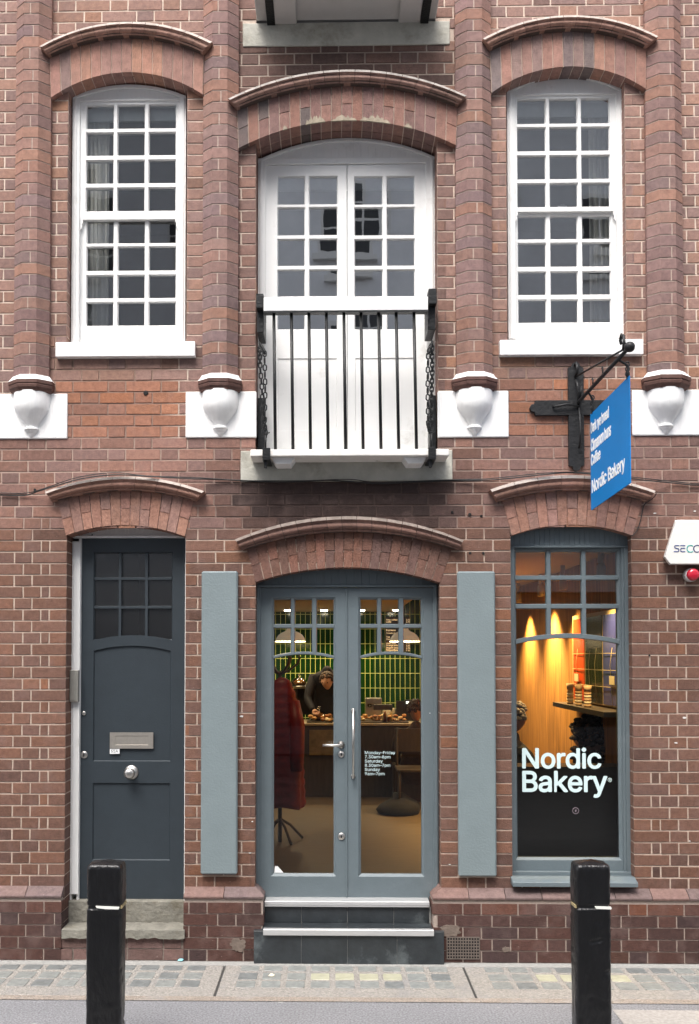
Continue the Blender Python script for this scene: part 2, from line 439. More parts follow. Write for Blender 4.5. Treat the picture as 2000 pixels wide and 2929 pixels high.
for k in range(k0-1, nco):
    z = Z0+(k+.5)*CO
    lo = z < Z(1450)
    if lo:
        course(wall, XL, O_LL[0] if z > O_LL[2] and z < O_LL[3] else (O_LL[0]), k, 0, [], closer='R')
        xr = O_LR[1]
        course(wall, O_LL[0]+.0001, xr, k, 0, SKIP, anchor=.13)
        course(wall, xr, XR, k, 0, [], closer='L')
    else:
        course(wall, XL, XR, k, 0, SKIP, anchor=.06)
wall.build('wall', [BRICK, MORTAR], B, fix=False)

# brick reveals at the sides of the openings (one block per course)
def reveal(mb, x, side, z0, z1, y0, y1, cf=brick_col):
    k = int((z0-Z0)/CO)
    while Z0+k*CO < z1:
        za = max(z0, Z0+k*CO+.005); zb = min(z1, Z0+(k+1)*CO-.0045)
        if zb-za > .01:
            xa, xb = (x-.06, x-.001) if side < 0 else (x+.001, x+.06)
            mb.box(xa, xb, y0+.002, y1, za, zb, 0, cf(x, (za+zb)/2))
        k += 1
    xa, xb = (x-.06, x-.004) if side < 0 else (x+.004, x+.06)
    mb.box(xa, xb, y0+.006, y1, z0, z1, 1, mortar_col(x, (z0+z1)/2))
rv = MB()
for o, d in ((O_UL, .12), (O_UR, .12), (O_UC, .22), (O_LL, .16), (O_LC, .16), (O_LR, .12)):
    for s, x in ((-1, o[0]), (1, o[1])):
        rv = MB(); reveal(rv, x, s, o[2], o[3]+.02, 0, d); rv.build('brick_reveal', [BRICK, MORTAR], B, fix=False)

# ---------------------------------------------------------------- arches
def arch_ring(name, inn, ext, Y, depth, n, cf, split=0, ys=(), extra=()):
    mb = MB(); N = 48
    gi = [at(inn, i/N) for i in range(N+1)]; ge = [at(ext, i/N) for i in range(N+1)]
    shr = lambda p, q, k: lerp(p, q, k)
    for i in range(N):
        a, b, c, d = gi[i], gi[i+1], ge[i+1], ge[i]
        a2, b2 = lerp(a, d, .012), lerp(b, c, .012)
        mb.prism([a2, b2, c, d], Y+.006, depth, 1, mortar_col((a[0]+b[0])/2, (a[1]+c[1])/2))
    L = sum(math.dist(gi[i], gi[i+1]) for i in range(N)); g = .0048/L
    yy = [Y]+list(ys)+[depth]
    for i in range(n):
        t0, t1 = i/n+g*.6, (i+1)/n-g*.6
        sp = [(0, 1)] if (not split or i % 2) else [(0, split-.01), (split+.01, 1)]
        if split and i % 2 and random.random() < .2: sp = [(0, 1)]
        for s0, s1 in sp:
            m_ = 3; lo, hi = [], []
            for q in range(m_+1):
                t = t0+(t1-t0)*q/m_
                lo.append(lerp(at(inn, t), at(ext, t), s0)); hi.append(lerp(at(inn, t), at(ext, t), s1))
            cx, cz = lerp(lo[1], hi[1], .5); c = cf(cx, cz, i, s0)
            for a in range(len(yy)-1):
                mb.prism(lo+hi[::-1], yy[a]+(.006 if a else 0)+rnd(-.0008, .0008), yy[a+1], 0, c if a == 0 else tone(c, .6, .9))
    return mb.build(name, [BRICK, MORTAR], B, bevel=0, fix=False)
def up_arch_col(x, z, i, s0):
    b = random.choice([(.33,.18,.14), (.31,.172,.138), (.29,.168,.142), (.345,.185,.135), (.19,.145,.14), (.25,.165,.148), (.32,.175,.138)])
    return tone(b, .9, 1.08)
def mid_arch_col(x, z, i, s0):
    b = random.choice([(.26,.142,.115), (.23,.13,.112), (.275,.145,.112), (.15,.118,.112), (.205,.122,.108)])
    return tone(b, .88, 1.1)
def low_arch_col(x, z, i, s0):
    b = random.choice([(.33,.175,.128), (.31,.168,.126), (.295,.17,.138)]) if s0 == 0 else random.choice([(.27,.16,.135), (.30,.16,.125)])
    return tone(b, .9, 1.08)
def ctr_arch_col(x, z, i, s0):
    b = random.choice([(.17,.088,.066), (.15,.082,.065), (.135,.078,.066), (.19,.092,.066)])
    return tone(b, .85, 1.12)
YA = -.045
def pxarc(l, apex, r, Y, n=24):
    a = xz(*l, Y); b = xz(*r, Y); return arc(a, xz((l[0]+r[0])/2, apex, Y)[1], b, n)
A_UL = pxarc((145.6, 279), 206.4, (580, 270), YA); E_UL = pxarc((141, 150), 98, (584, 142), YA)
A_UR = pxarc((1407, 264.7), 189.7, (1848, 253.6), YA); E_UR = pxarc((1401, 130), 78, (1850, 124), YA)
A_UC = pxarc((681.8, 424), 344, (1305, 415.5), YA); E_UC = pxarc((678, 300), 232, (1309, 292), YA)
A_LL = pxarc((187.5, 1531.7), 1502, (529.3, 1534.4), -.004); E_LL = pxarc((164, 1430), 1396, (556, 1428), -.004)
A_LR = pxarc((1463.5, 1531.5), 1500.6, (1811, 1532), -.004); E_LR = pxarc((1436, 1430), 1398, (1840, 1430), -.004)
A_LC = pxarc((730.5, 1664.7), 1622.8, (1260, 1667), -.004); E_LC = pxarc((703, 1565), 1513, (1296, 1565), -.004)
arch_ring('window_arch', A_UL, E_UL, YA, .13, 15, up_arch_col)
arch_ring('window_arch', A_UR, E_UR, YA, .13, 15, up_arch_col)
arch_ring('window_arch', A_UC, E_UC, YA, .23, 21, mid_arch_col, split=.42, ys=(.075,))
arch_ring('door_arch', A_LL, E_LL, -.004, .16, 13, low_arch_col, split=.45)
arch_ring('window_arch', A_LR, E_LR, -.004, .13, 13, low_arch_col, split=.45)
arch_ring('door_arch', A_LC, E_LC, -.004, .16, 21, ctr_arch_col, split=.45)

LIME = mat('lime_smear', (.34, .29, .22), .95, nscale=30, namt=.35, bump=.5, bscale=50)
for t0, t1, h in ((.205, .225, .03), (.31, .40, .055), (.43, .545, .035), (.56, .70, .05), (.765, .80, .03)):
    n = 14; lo, hi = [], []
    for i in range(n+1):
        t = t0+(t1-t0)*i/n; k = math.sin(PI*i/n)**.5*h*rnd(.35, 1.0)
        a = at(A_UC, t); e = at(E_UC, t); d_ = math.dist(a, e)
        lo.append(lerp(a, e, -.004)); hi.append(lerp(a, e, k/d_+.002))
    mb = MB(); mb.strip(lo, hi, YA-.0025, YA+.01); mb.build('lime_patch', LIME, B)
# ---------------------------------------------------------------- hood moulds
def hood(name, btm, top, yb, proj, n, tn, rim=None):
    mb = MB()
    prof = [(0, 0), (0, .50), (.09, .54), (.15, .52), (.18, .66), (.25, .76), (.33, .82), (.42, .84), (.50, .82), (.56, .79), (.62, .80), (.69, .86), (.73, .90), (.74, .97), (.77, 1.0), (.80, 1.0), (.985, 1.0), (1.0, .9), (1.0, 0)]
    M = 6
    core = [(.02+.94*s, .86*p) for s, p in prof]
    def seg(t0, t1, pr, mi, c, shade=None):
        base = len(mb.v); K = len(pr)
        for q in range(M+1):
            t = t0+(t1-t0)*q/M
            a, b = at(btm, t), at(top, t)
            for s, p in pr:
                x, z = lerp(a, b, s); mb.v.append((x, yb-p*proj+(.002 if p == 0 else 0), z))
        for q in range(M):
            for k in range(K-1):
                i0 = base+q*K+k
                pale = pr[k][0] >= .77 and mi == 0
                mb.f.append([i0, i0+1, i0+K+1, i0+K]); mb.mi.append(2 if pale else mi); mb.c.append(c); mb.sm.append(False)
        for q in (0, M):
            mb.f.append([base+q*K+k for k in range(K)]); mb.mi.append(mi); mb.c.append(c); mb.sm.append(False)
    for i in range(n):
        g = .0012
        c = tone(tn, .82, 1.15)
        seg(i/n+g, (i+1)/n-g, prof, 0, c)
    seg(.002, .998, core, 1, (.10, .075, .065))
    return mb.build(name, [HOODM, MORTAR, rim or PALE], B, fix=True)
def hd(tl, ta, tr, bl, ba, br, yb, proj, n, tn, rim=None):
    yf = yb-proj
    hood('hood_mould', pxarc(bl, ba, br, yb-.2*proj, 40), pxarc(tl, ta, tr, yf, 40), yb, proj, n, tn, rim)
ht = (.38, .22, .17); hd2 = (.30, .165, .125)
hd((112.5, 132), 61.8, (608.7, 120), (141, 163), 105.9, (582, 155), YA, .075, 13, ht)
hd((1380.7, 110), 42.8, (1884.5, 103.7), (1401.5, 143), 86, (1849, 136.7), YA, .075, 13, ht)
hd((652, 282), 198.5, (1336, 273.5), (678.7, 313), 242.6, (1309.5, 304), YA, .075, 15, (.31, .19, .155), mat('grey_fillet_top', (.50, .45, .41), .85, nscale=15, namt=.3, bump=.5, bscale=50))
hd((128, 1406.5), 1362, (584.5, 1405), (152, 1436), 1403, (562.4, 1433.8), 0, .085, 7, hd2)
hd((1402, 1400), 1358.6, (1877, 1404.5), (1421, 1436), 1403, (1847, 1435), 0, .085, 7, hd2)
hd((671, 1543), 1476, (1327, 1545.6), (692, 1574), 1521, (1311.7, 1574), 0, .085, 15, (.22, .125, .10), mat('dull_fillet', (.33, .27, .235), .85, nscale=15, namt=.3, bump=.5, bscale=50))

# ---------------------------------------------------------------- pilasters, caps and corbels
PIL = [(93.5, 1.0), (631, 1.0), (1355, 1.0), (1901, 1.0)]
PIL = [((68+108)/2, 88), ((608+650)/2, 629), ((1337+1379)/2, 1358), ((1885+1929)/2, 1907)]
YP = -.09
def half_oct(cx, w, f, yb, yf): return [(cx-w, .02), (cx-w, yb), (cx-f, yf), (cx+f, yf), (cx+w, yb), (cx+w, .02)]
def pil_col(x, z):
    b = random.choice([(.25,.15,.125), (.225,.138,.123), (.265,.152,.118), (.285,.152,.11), (.235,.145,.126), (.205,.135,.125)])
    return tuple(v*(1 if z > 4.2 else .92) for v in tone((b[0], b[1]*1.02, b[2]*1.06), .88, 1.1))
pil_x = []
for idx, (cpx, _) in enumerate(PIL):
    cx = X(cpx, 250, YP); pil_x.append(cx)
    mb = MB(); zb = Z(1075, cpx, YP)
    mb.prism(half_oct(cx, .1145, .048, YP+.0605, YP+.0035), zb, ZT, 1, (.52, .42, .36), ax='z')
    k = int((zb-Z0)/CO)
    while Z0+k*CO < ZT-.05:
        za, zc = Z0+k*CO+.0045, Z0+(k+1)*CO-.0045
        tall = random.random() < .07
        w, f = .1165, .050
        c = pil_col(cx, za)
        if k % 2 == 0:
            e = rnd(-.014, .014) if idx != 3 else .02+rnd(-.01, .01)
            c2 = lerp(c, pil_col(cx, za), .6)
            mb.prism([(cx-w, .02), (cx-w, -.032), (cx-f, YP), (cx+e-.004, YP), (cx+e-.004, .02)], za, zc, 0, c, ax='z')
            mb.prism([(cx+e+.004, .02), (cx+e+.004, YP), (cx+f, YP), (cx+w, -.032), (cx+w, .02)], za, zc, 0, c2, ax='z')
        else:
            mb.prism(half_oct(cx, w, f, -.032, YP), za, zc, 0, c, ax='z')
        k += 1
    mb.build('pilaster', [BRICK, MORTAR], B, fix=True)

def stack(mb, cx, lv, mi=0, c=None, smooth=False, ends=True):
    """half-octagon rings: (z, half width, half front, y splay, y front)"""
    base = len(mb.v); n = 6
    for z, w, f, yb, yf in lv:
        for x, y in half_oct(cx, w, f, yb, yf): mb.v.append((x, y, z))
    for i in range(len(lv)-1):
        for k in range(n):
            a = base+i*n+k; b = base+i*n+(k+1) % n
            mb.f.append([a, b, b+n, a+n]); mb.mi.append(mi); mb.c.append(c); mb.sm.append(smooth)
    for q in (0, len(lv)-1):
        mb.f.append([base+q*n+k for k in range(n)]); mb.mi.append(mi); mb.c.append(c); mb.sm.append(False)
caps = [(26, 155, 1070.5, 1092, 1116), (569, 696, 1067, 1089, 1112), (1291, 1423, 1063, 1085, 1108), (1843, 1982, 1058, 1080, 1107)]
blk = [(-90, 192.5, 1126, 1255), (530.7, 733.5, 1119.5, 1251.4), (1252.5, 1455.7, 1117.5, 1250.5), (1809.5, 2100, 1114.5, 1245)]
def ring(s, z):                              # s = widening beyond the pilaster
    return (z, .1165+s, .050+s*.45, -.032-s*.5, YP-s*.9)
for i, (cpx, _) in enumerate(PIL):
    cx = pil_x[i]; l, r, t, w1, b1 = caps[i]; hw = (X(r, 1090, -.14)-X(l, 1090, -.14))/2-.1165
    zt, zw, zb = Z(t, cpx, YP), Z(w1-11, cpx, -.13), Z(b1, cpx, -.11)
    h = zw-zb
    mb = MB()
    stack(mb, cx, [ring(.0, zb), ring(.012, zb+.002), ring(hw*.5, zb+h*.14), ring(hw*.86, zb+h*.34), ring(hw*.95, zb+h*.56), ring(hw*.84, zb+h*.62), ring(hw*.84, zb+h*.68),
                   ring(hw, zb+h*.70), ring(hw, zw)], 0, tone((.10, .052, .043), .9, 1.1))
    stack(mb, cx, [ring(hw, zw), ring(hw*.80, zw+(zt-zw)*.22), ring(hw*.45, zw+(zt-zw)*.55), ring(.004, zt)], 1)
    mb.build('pilaster_cap', [HOODM, MATS['white_painted_stone']], B, fix=True)
    l, r, t, b1 = blk[i]
    mb = MB(); mb.box(X(l, 1190, -.012), X(r, 1190, -.012), -.012, .02, Z(b1, (l+r)/2, -.012), Z(t, (l+r)/2, -.012))
    mb.build('corbel_block', WSTONE, B, bevel=.008, seg=3)
    # the hanging corbel: wide bell, neck, ring and pendant
    mb = MB(); zb = Z(b1-2, cpx, -.03); z1 = Z(caps[i][4], cpx, -.1)+.004; H = z1-zb
    def bell(r_, z, cx=cx): return [(cx+r_*1.0*math.cos(a), -.01-r_*.88*math.sin(a)*1.0, z) for a in [PI*k/7+0 for k in range(8)]]
    prof = [(.119, 1.0), (.121, .86), (.120, .74), (.116, .66), (.108, .59), (.095, .52), (.079, .44), (.062, .36), (.048, .30), (.041, .25), (.040, .235), (.049, .225), (.051, .20), (.049, .18), (.040, .17), (.040, .15), (.033, .12), (.027, .115), (.024, .08), (.012, .03), (.002, .0)]
    base = len(mb.v)
    for r_, hh in prof:
        for a in range(9):
            th = PI*a/8
            fl = 1-.10*(1 if a % 2 else 0)*max(0, min(1, (.62-hh)*4))*(1 if hh > .24 else 0)
            mb.v.append((cx+r_*fl*math.cos(th), -.008-r_*fl*math.sin(th)*.85, zb+hh*H))
    for q in range(len(prof)-1):
        for a in range(8):
            i0 = base+q*9+a; mb.f.append([i0, i0+1, i0+10, i0+9]); mb.mi.append(0); mb.c.append(None); mb.sm.append(True)
    ob = mb.build('corbel', WSTONE, B, fix=True)
    md = ob.modifiers.new('s', 'SUBSURF'); md.levels = md.render_levels = 1

# ---------------------------------------------------------------- stone bands, plinth
mb = MB(); mb.box(STL[0], STL[1], -.008, .02, STL[2], STL[3]); mb.build('stone_lintel', STONE, B, bevel=.004)
mb = MB(); mb.box(STT[0], STT[1], -.008, .02, STT[2], STT[3]); mb.build('stone_lintel', STONE, B, bevel=.004)
YPL = -.06
mb = MB()
zt, z1_, zf = Z(2538, 945, -.005), Z(2564, 945, YPL), Z(2573, 945, YPL)
def plinth(x0, x1, endl, endr):
    """x0..x1 at the wall; ends turned into the openings by the plinth's projection"""
    e = .058
    a, b = (x0-(e if endl else 0)), (x1+(e if endr else 0))
    mb.box(a+.006, b-.006, YPL+.005, .16, 0, zf, 1, mortar_col(0, .2))
    for k in range(0, int(zf/CO)+1):
        za, zb = Z0+k*CO+.004, min(Z0+(k+1)*CO-.0045, zf-.002)
        if zb-za < .02: continue
        S, H, J = .2235, .1075, .0095; off = .1+(0 if k % 2 else .165); n0 = math.floor((a-off)/(S+H+2*J))-1; x = off+n0*(S+H+2*J); i = 0
        while x < b:
            w = S if i % 2 == 0 else H
            p, q = max(x, a), min(x+w, b)
            if q-p > .025:
                mb.box(p, q, YPL+rnd(-.001, .001), .15, za, zb, 0, brick_col((p+q)/2, za))
            x += w+J; i += 1
    # splayed plinth bricks with a rounded nosing
    prof = [(YPL-.001, zf), (YPL-.008, zf+.006), (YPL-.009, zf+.016), (YPL-.002, z1_+.002), (-.004, zt), (.15, zt), (.15, zf)]
    n = max(1, round((b-a)/.226)); 
    for i in range(n):
        p, q = a+(b-a)*i/n+.002, a+(b-a)*(i+1)/n-.002
        c = random.choice([(.175,.118,.108), (.155,.112,.108), (.185,.115,.10), (.14,.10,.095)])
        base = len(mb.v)
        for x, s in ((p, -1), (q, 1)):
            for y, z in prof:
                k = 0
                if (i == 0 and s < 0 and endl) or (i == n-1 and s > 0 and endr): k = s*(-(y-YPL) if y < .1 else -.056) if z > z1_ else 0
                mb.v.append((x+(k if abs(k) < .06 else 0), y, z))
        K = len(prof)
        fs = [[base+k, base+(k+1) % K, base+K+(k+1) % K, base+K+k] for k in range(K)]+[[base+k for k in range(K)], [base+K+k for k in range(K)][::-1]]
        for f in fs: mb.f.append(f); mb.mi.append(0); mb.c.append(c); mb.sm.append(False)
plinth(XL, X(184, 2550), False, False)
plinth(X(529.5, 2550), X(731, 2550), False, True)
plinth(X(1260, 2550), XR, True, False)
# brick footing under the left doorstep
for k in range(0, 3):
    za, zb = Z0+k*CO+.004, Z0+(k+1)*CO-.0045
    x = X(180, 2700, YPL)-.05
    while x < X(530, 2700, YPL):
        w = random.choice([.2235, .1075]); q = min(x+w, X(530, 2700, YPL))
        if q-x > .03: mb.box(x, q, YPL+rnd(.0, .012), .1, za, min(zb, Z(2683, 350, YPL)), 0, tone((.14, .085, .075), .8, 1.3))
        x += w+.0095
mb.box(X(178, 2700, YPL), X(531, 2700, YPL), YPL+.012, .1, 0, Z(2683, 350, YPL), 1, (.22, .18, .155))
mb.build('plinth', [BRICK, MORTAR], B, fix=True, bevel=0)
# cement patches on the plinth and the air brick
mb = MB()
for (px, py, rx, rz) in ((1288, 2662, .075, .045), (682, 2704, .055, .05), (1448, 2716, .028, .02)):
    c = P(px, py, YPL-.002); pts = []
    for i in range(30):
        a = 2*PI*i/30; k = rnd(.72, 1.0)+.25*noise.noise(Vector((math.cos(a)*2, math.sin(a)*2, px))); pts.append((c.x+rx*k*math.cos(a), max(.004, c.z+rz*k*math.sin(a))))
    mb = MB(); mb.prism(pts, YPL-.0035, YPL+.01)
    mb.build('cement_patch', mat('cement_render', (.165, .128, .105), .95, nscale=20, namt=.35, bump=.6, bscale=60), B)
r = rect(1279, 1371, 2681, 2742, YPL)
mb = MB(); nx, nz = 12, 7; fw_, fh_ = (r[1]-r[0]), (r[3]-r[2]); zz0 = max(r[2], .01)
for i in range(nx+1): mb.box(r[0]+fw_*i/nx-.003, r[0]+fw_*i/nx+.003, YPL-.008, YPL+.004, zz0, r[3])
for j in range(nz+1): mb.box(r[0]-.004, r[1]+.004, YPL-.0065, YPL+.004, zz0+(r[3]-zz0)*j/nz-.0032, zz0+(r[3]-zz0)*j/nz+.0032)
vb = mb.build('air_brick', mat('cast_iron_grille', (.13, .105, .09), .7, nscale=20, namt=.3), B)
mb = MB(); mb.box(r[0]-.003, r[1]+.003, YPL-.0022, YPL+.01, zz0, r[3]+.003); mb.build('vent_void', mat('void_black', (.004, .004, .004), 1), vb)

for px, py, rr_ in ((1344, 1472, 5), (1377, 1476, 4), (1294, 1465, 4), (1345, 1582, 4), (1383, 1582, 4), (1858, 1875, 3), (417, 1124, 7), (100, 1401, 4), (264, 1530, 3)):
    c = P(px, py, -.002); q = rr_/440*.8; mb = MB(); mb.lathe((c.x, -.0005, c.z), [(q*1.25, 0), (q*1.25, .0022), (q*.7, .0024), (.0005, .0015)], 10, 'y'); mb.build('wall_plug', mat('plug_black', (.012, .010, .010), .9), B)
for px, py, w_ in ((1958, 2053, .016), (1934, 2125, .012), (1973, 2406, .007), (691, 2049, .018), (715, 2440, .009), (1287, 2473, .008), (1230, 2040, .006), (1873, 1468, .012), (1988, 1462, .010), (722, 2350, .008)):
    c = P(px, py, -.003); pts = [(c.x+w_*math.cos(a_)*rnd(.6, 1.1), c.z+w_*.45*math.sin(a_)*rnd(.6, 1.1)) for a_ in [2*PI*k/7 for k in range(7)]]
    mb = MB(); mb.prism(pts, -.0032, .001); mb.build('paint_fleck', mat('fleck_white', (.7, .68, .65), .7), B)
# ---------------------------------------------------------------- joinery helpers
def grid_frame(mb, x0, x1, z0, z1, panes, Y, c=.006, d=.012, th=.04, mi=0):
    """a sheet of joinery with chamfered openings; panes are (xa,xb,za,zb) at the glass line"""
    ex = [(a-c, b+c, p-c, q+c) for a, b, p, q in panes]
    xs = sorted(set([x0, x1]+[v for e in ex for v in e[:2]])); zs = sorted(set([z0, z1]+[v for e in ex for v in e[2:]]))
    for i in range(len(xs)-1):
        for j in range(len(zs)-1):
            if xs[i+1]-xs[i] < 1e-6 or zs[j+1]-zs[j] < 1e-6: continue
            xm, zm = (xs[i]+xs[i+1])/2, (zs[j]+zs[j+1])/2
            if any(e[0] < xm < e[1] and e[2] < zm < e[3] for e in ex): continue
            mb.add([(xs[i],Y,zs[j]),(xs[i+1],Y,zs[j]),(xs[i+1],Y,zs[j+1]),(xs[i],Y,zs[j+1])], [(0,1,2,3)], mi)
    for (a, b, p, q), e in zip(panes, ex):
        o = [(e[0],Y,e[2]),(e[1],Y,e[2]),(e[1],Y,e[3]),(e[0],Y,e[3])]; n = [(a,Y+d,p),(b,Y+d,p),(b,Y+d,q),(a,Y+d,q)]; k = [(a,Y+th,p),(b,Y+th,p),(b,Y+th,q),(a,Y+th,q)]
        mb.add(o+n+k, [(0,1,5,4),(1,2,6,5),(2,3,7,6),(3,0,4,7),(4,5,9,8),(5,6,10,9),(6,7,11,10),(7,4,8,11)], mi)
    o = [(x0,Y,z0),(x1,Y,z0),(x1,Y,z1),(x0,Y,z1)]; k = [(x0,Y+th,z0),(x1,Y+th,z0),(x1,Y+th,z1),(x0,Y+th,z1)]
    mb.add(o+k, [(1,0,4,5),(2,1,5,6),(3,2,6,7),(0,3,7,4)], mi)
def cells(cols, rows, Y):
    xm = 945; out = []
    for a, b in cols:
        for t, q in rows:
            m_ = (t+q)/2
            out.append((X(a, m_, Y), X(b, m_, Y), Z(q, (a+b)/2, Y), Z(t, (a+b)/2, Y)))
    # square the lattice up: shared verticals and horizontals
    nc, nr = len(cols), len(rows)
    cx = [(sum(out[i*nr+j][0] for j in range(nr))/nr, sum(out[i*nr+j][1] for j in range(nr))/nr) for i in range(nc)]
    rz = [(sum(out[i*nr+j][2] for i in range(nc))/nc, sum(out[i*nr+j][3] for i in range(nc))/nc) for j in range(nr)]
    return [(cx[i][0], cx[i][1], rz[j][0], rz[j][1]) for i in range(nc) for j in range(nr)]
def panes_mesh(name, cl, Y, M, parent, tilt=.014):
    mb = MB()
    for a, b, p, q in cl:
        t1, t2 = rnd(-tilt, tilt), rnd(-tilt, tilt); w, h = (b-a)/2, (q-p)/2
        mb.add([(a-.002,Y-t1*w-t2*h,p-.002),(b+.002,Y+t1*w-t2*h,p-.002),(b+.002,Y+t1*w+t2*h,q+.002),(a-.002,Y-t1*w+t2*h,q+.002)], [(0,1,2,3)])
    return mb.build(name, M, parent, fix=False)

# ---------------------------------------------------------------- upstairs sash windows
def sash_window(o, inner, arcp, Yf, colsU, rowsU, colsL, rowsL, meet, horn):
    W = part('sash_window', B, ((o[0]+o[1])/2, Yf, o[2]))
    xl, xr = X(inner[0], 700, Yf), X(inner[1], 700, Yf); zb = Z(inner[2], 945, Yf)
    # box frame with an arched head
    mb = MB(); zs = Z(inner[3], (inner[0]+inner[1])/2, Yf)      # flat line under the arched head
    a = arc((xl+.002, Z(arcp[0], inner[0], Yf)), Z(arcp[1], 945, Yf)-.001, (xr-.002, Z(arcp[2], inner[1], Yf)))
    jw = .050
    mb.box(xl, xl+jw, Yf, Yf+.10, zb, zs+.01); mb.box(xr-jw, xr, Yf, Yf+.10, zb, zs+.01)
    flat = [(p[0], zs) for p in a]
    mb.strip(flat, a, Yf+.012, Yf+.10)
    inn = [(xl+.02+(p[0]-xl)*(1-.04/(xr-xl)), zs+.004+(p[1]-zs)*.80-.004) for p in a]
    rim = [(p[0], p[1]) for p in a]
    low = [lerp(p, ((xl+xr)/2, p[1]-.03), .0) for p in a]
    low = [(p[0], max(zs-.002, p[1]-.022)) for p in a]
    mb.strip(low, rim, Yf-.006, Yf+.013)
    mb.box(xl+.012, xl+.03, Yf-.006, Yf, zb, zs); mb.box(xr-.03, xr-.012, Yf-.006, Yf, zb, zs)
    mb.box(xl+jw, xr-jw, Yf+.002, Yf+.05, zs-.012, zs+.0005)
    mb.build('frame', WHITE, W, bevel=.0015)
    Yu, Yl = Yf+.015, Yf+.040                                    # upper sash sits proud of the lower
    cu = cells(colsU, rowsU, Yu); cl = cells(colsL, rowsL, Yl)
    zm1, zm0 = Z(meet[0], 945, Yu), Z(meet[1], 945, Yu)
    mb = MB(); grid_frame(mb, xl+jw-.004, xr-jw+.004, zm0, zs-.011, cu, Yu, c=.007, d=.014, th=.035)
    hx = (cu[0][0], cu[-1][1])
    for x, s in ((xl+jw+.001, 1), (xr-jw-.001, -1)):             # sash horns
        mb.prism([(x, zm0+.001), (x+s*.020, zm0+.001), (x+s*.020, zm0-.02), (x+s*.012, zm0-.032), (x+s*.016, zm0-.045), (x+s*.006, zm0-.062), (x, zm0-.07)], Yu+.001, Yu+.022)
    cxm = (cu[0][0]+cu[-1][1])/2
    mb.build('upper_sash', WHITE, W, bevel=0)
    mb = MB(); mb.box(cxm-.03, cxm+.03, Yu+.036, Yu+.05, zm1-.012, zm1+.008); mb.box(cxm-.012, cxm+.014, Yu+.036, Yu+.046, zm1+.006, zm1+.016)
    mb.build('sash_fastener', STEEL if False else WHITE, W)
    mb = MB(); grid_frame(mb, xl+jw-.004, xr-jw+.004, zb, zm0+.012, cl, Yl, c=.007, d=.014, th=.035)
    mb.build('lower_sash', WHITE, W)
    GM = GLASS_L if o[0] < 0 else GLASS_R; panes_mesh('window_pane', cu, Yu+.016, GM, W); panes_mesh('window_pane', cl, Yl+.016, GM, W)
    return W, xl, xr, zb, zs
W1, l1, r1, b1, t1 = sash_window(O_UL, (205, 531, 979, 282), (277, 236, 275), .075,
    [(248.3, 323.3), (337.4, 412.4), (427, 501.5)], [(301.3, 365.2), (380, 442), (458.8, 521.8), (538, 600.8)],
    [(249, 323), (338.5, 412.4), (427.5, 501.5)], [(631, 693.4), (706.6, 772), (788, 851), (865.4, 929.4)], (602, 622), 0)
W2, l2, r2, b2, t2 = sash_window(O_UR, (1453, 1788, 972, 265), (261, 219, 258), .075,
    [(1481.5, 1560), (1574, 1651), (1665, 1743)], [(284.5, 350.7), (365, 429), (445.5, 509.5), (525, 589)],
    [(1484, 1561), (1577, 1651.6), (1668, 1745.5)], [(619, 681.5), (696, 760.4), (778, 841), (858, 920.6)], (590, 610), 0)
def sill(px0, px1, pt, pb, W):
    mb = MB(); y = -.045
    z1, z0 = Z(pt, (px0+px1)/2, y), Z(pb, (px0+px1)/2, y)
    x0, x1 = X(px0, pt, y), X(px1, pt, y)
    base = [(y, z0), (y, z1-.004), (y+.006, z1), (.09, z1+.012), (.09, z0), (.02, z0)]
    n = len(base); vs = [(x0, a, b) for a, b in base]+[(x1, a, b) for a, b in base]
    mb.add(vs, [list(range(n)), list(range(2*n-1, n-1, -1))]+[[i, (i+1) % n, n+(i+1) % n, n+i] for i in range(n)])
    mb.build('window_sill', WSTONE, W, bevel=.004, seg=2)
sill(158.8, 558, 977, 1019, W1); sill(1430.6, 1841, 970.5, 1014, W2)

# ---------------------------------------------------------------- upstairs double doors
Yc = .163
W3 = part('balcony_door', B, (X(992, 1280, Yc), Yc, Z(1290, 992, Yc)))
xl, xr = X(738, 800, Yc), X(1246, 800, Yc); zb = Z(1300, 992, Yc); zs = Z(450, 992, Yc); zl = Z(467.6, 992, Yc)
mb = MB(); a = arc((xl, Z(459, 738, Yc)), Z(395.7, 992, Yc), (xr, Z(450, 1244, Yc)))
mb.strip([(p[0], min(zs, p[1]-.001)) for p in a], a, Yc+.012, Yc+.09)
mb.strip([(p[0], max(zs-.05, p[1]-.02)) for p in a], a, Yc-.006, Yc+.013)
xa, xb = X(760, 900, Yc), X(1220, 900, Yc)
mb.box(xl, xa, Yc, Yc+.09, zb, zs); mb.box(xb, xr, Yc, Yc+.09, zb, zs); mb.box(xl+.014, xl+.028, Yc-.007, Yc, zb, zs-.01); mb.box(xr-.028, xr-.014, Yc-.007, Yc, zb, zs-.01)
mb.box(xa, xb, Yc+.004, Yc+.08, zl+.003, zs)
mb.build('frame', WHITE, W3, bevel=.0015)
Yd = Yc+.018
rowsC = [(506, 582), (594.6, 670.5), (685, 758), (772.8, 845.6), (860, 940)]
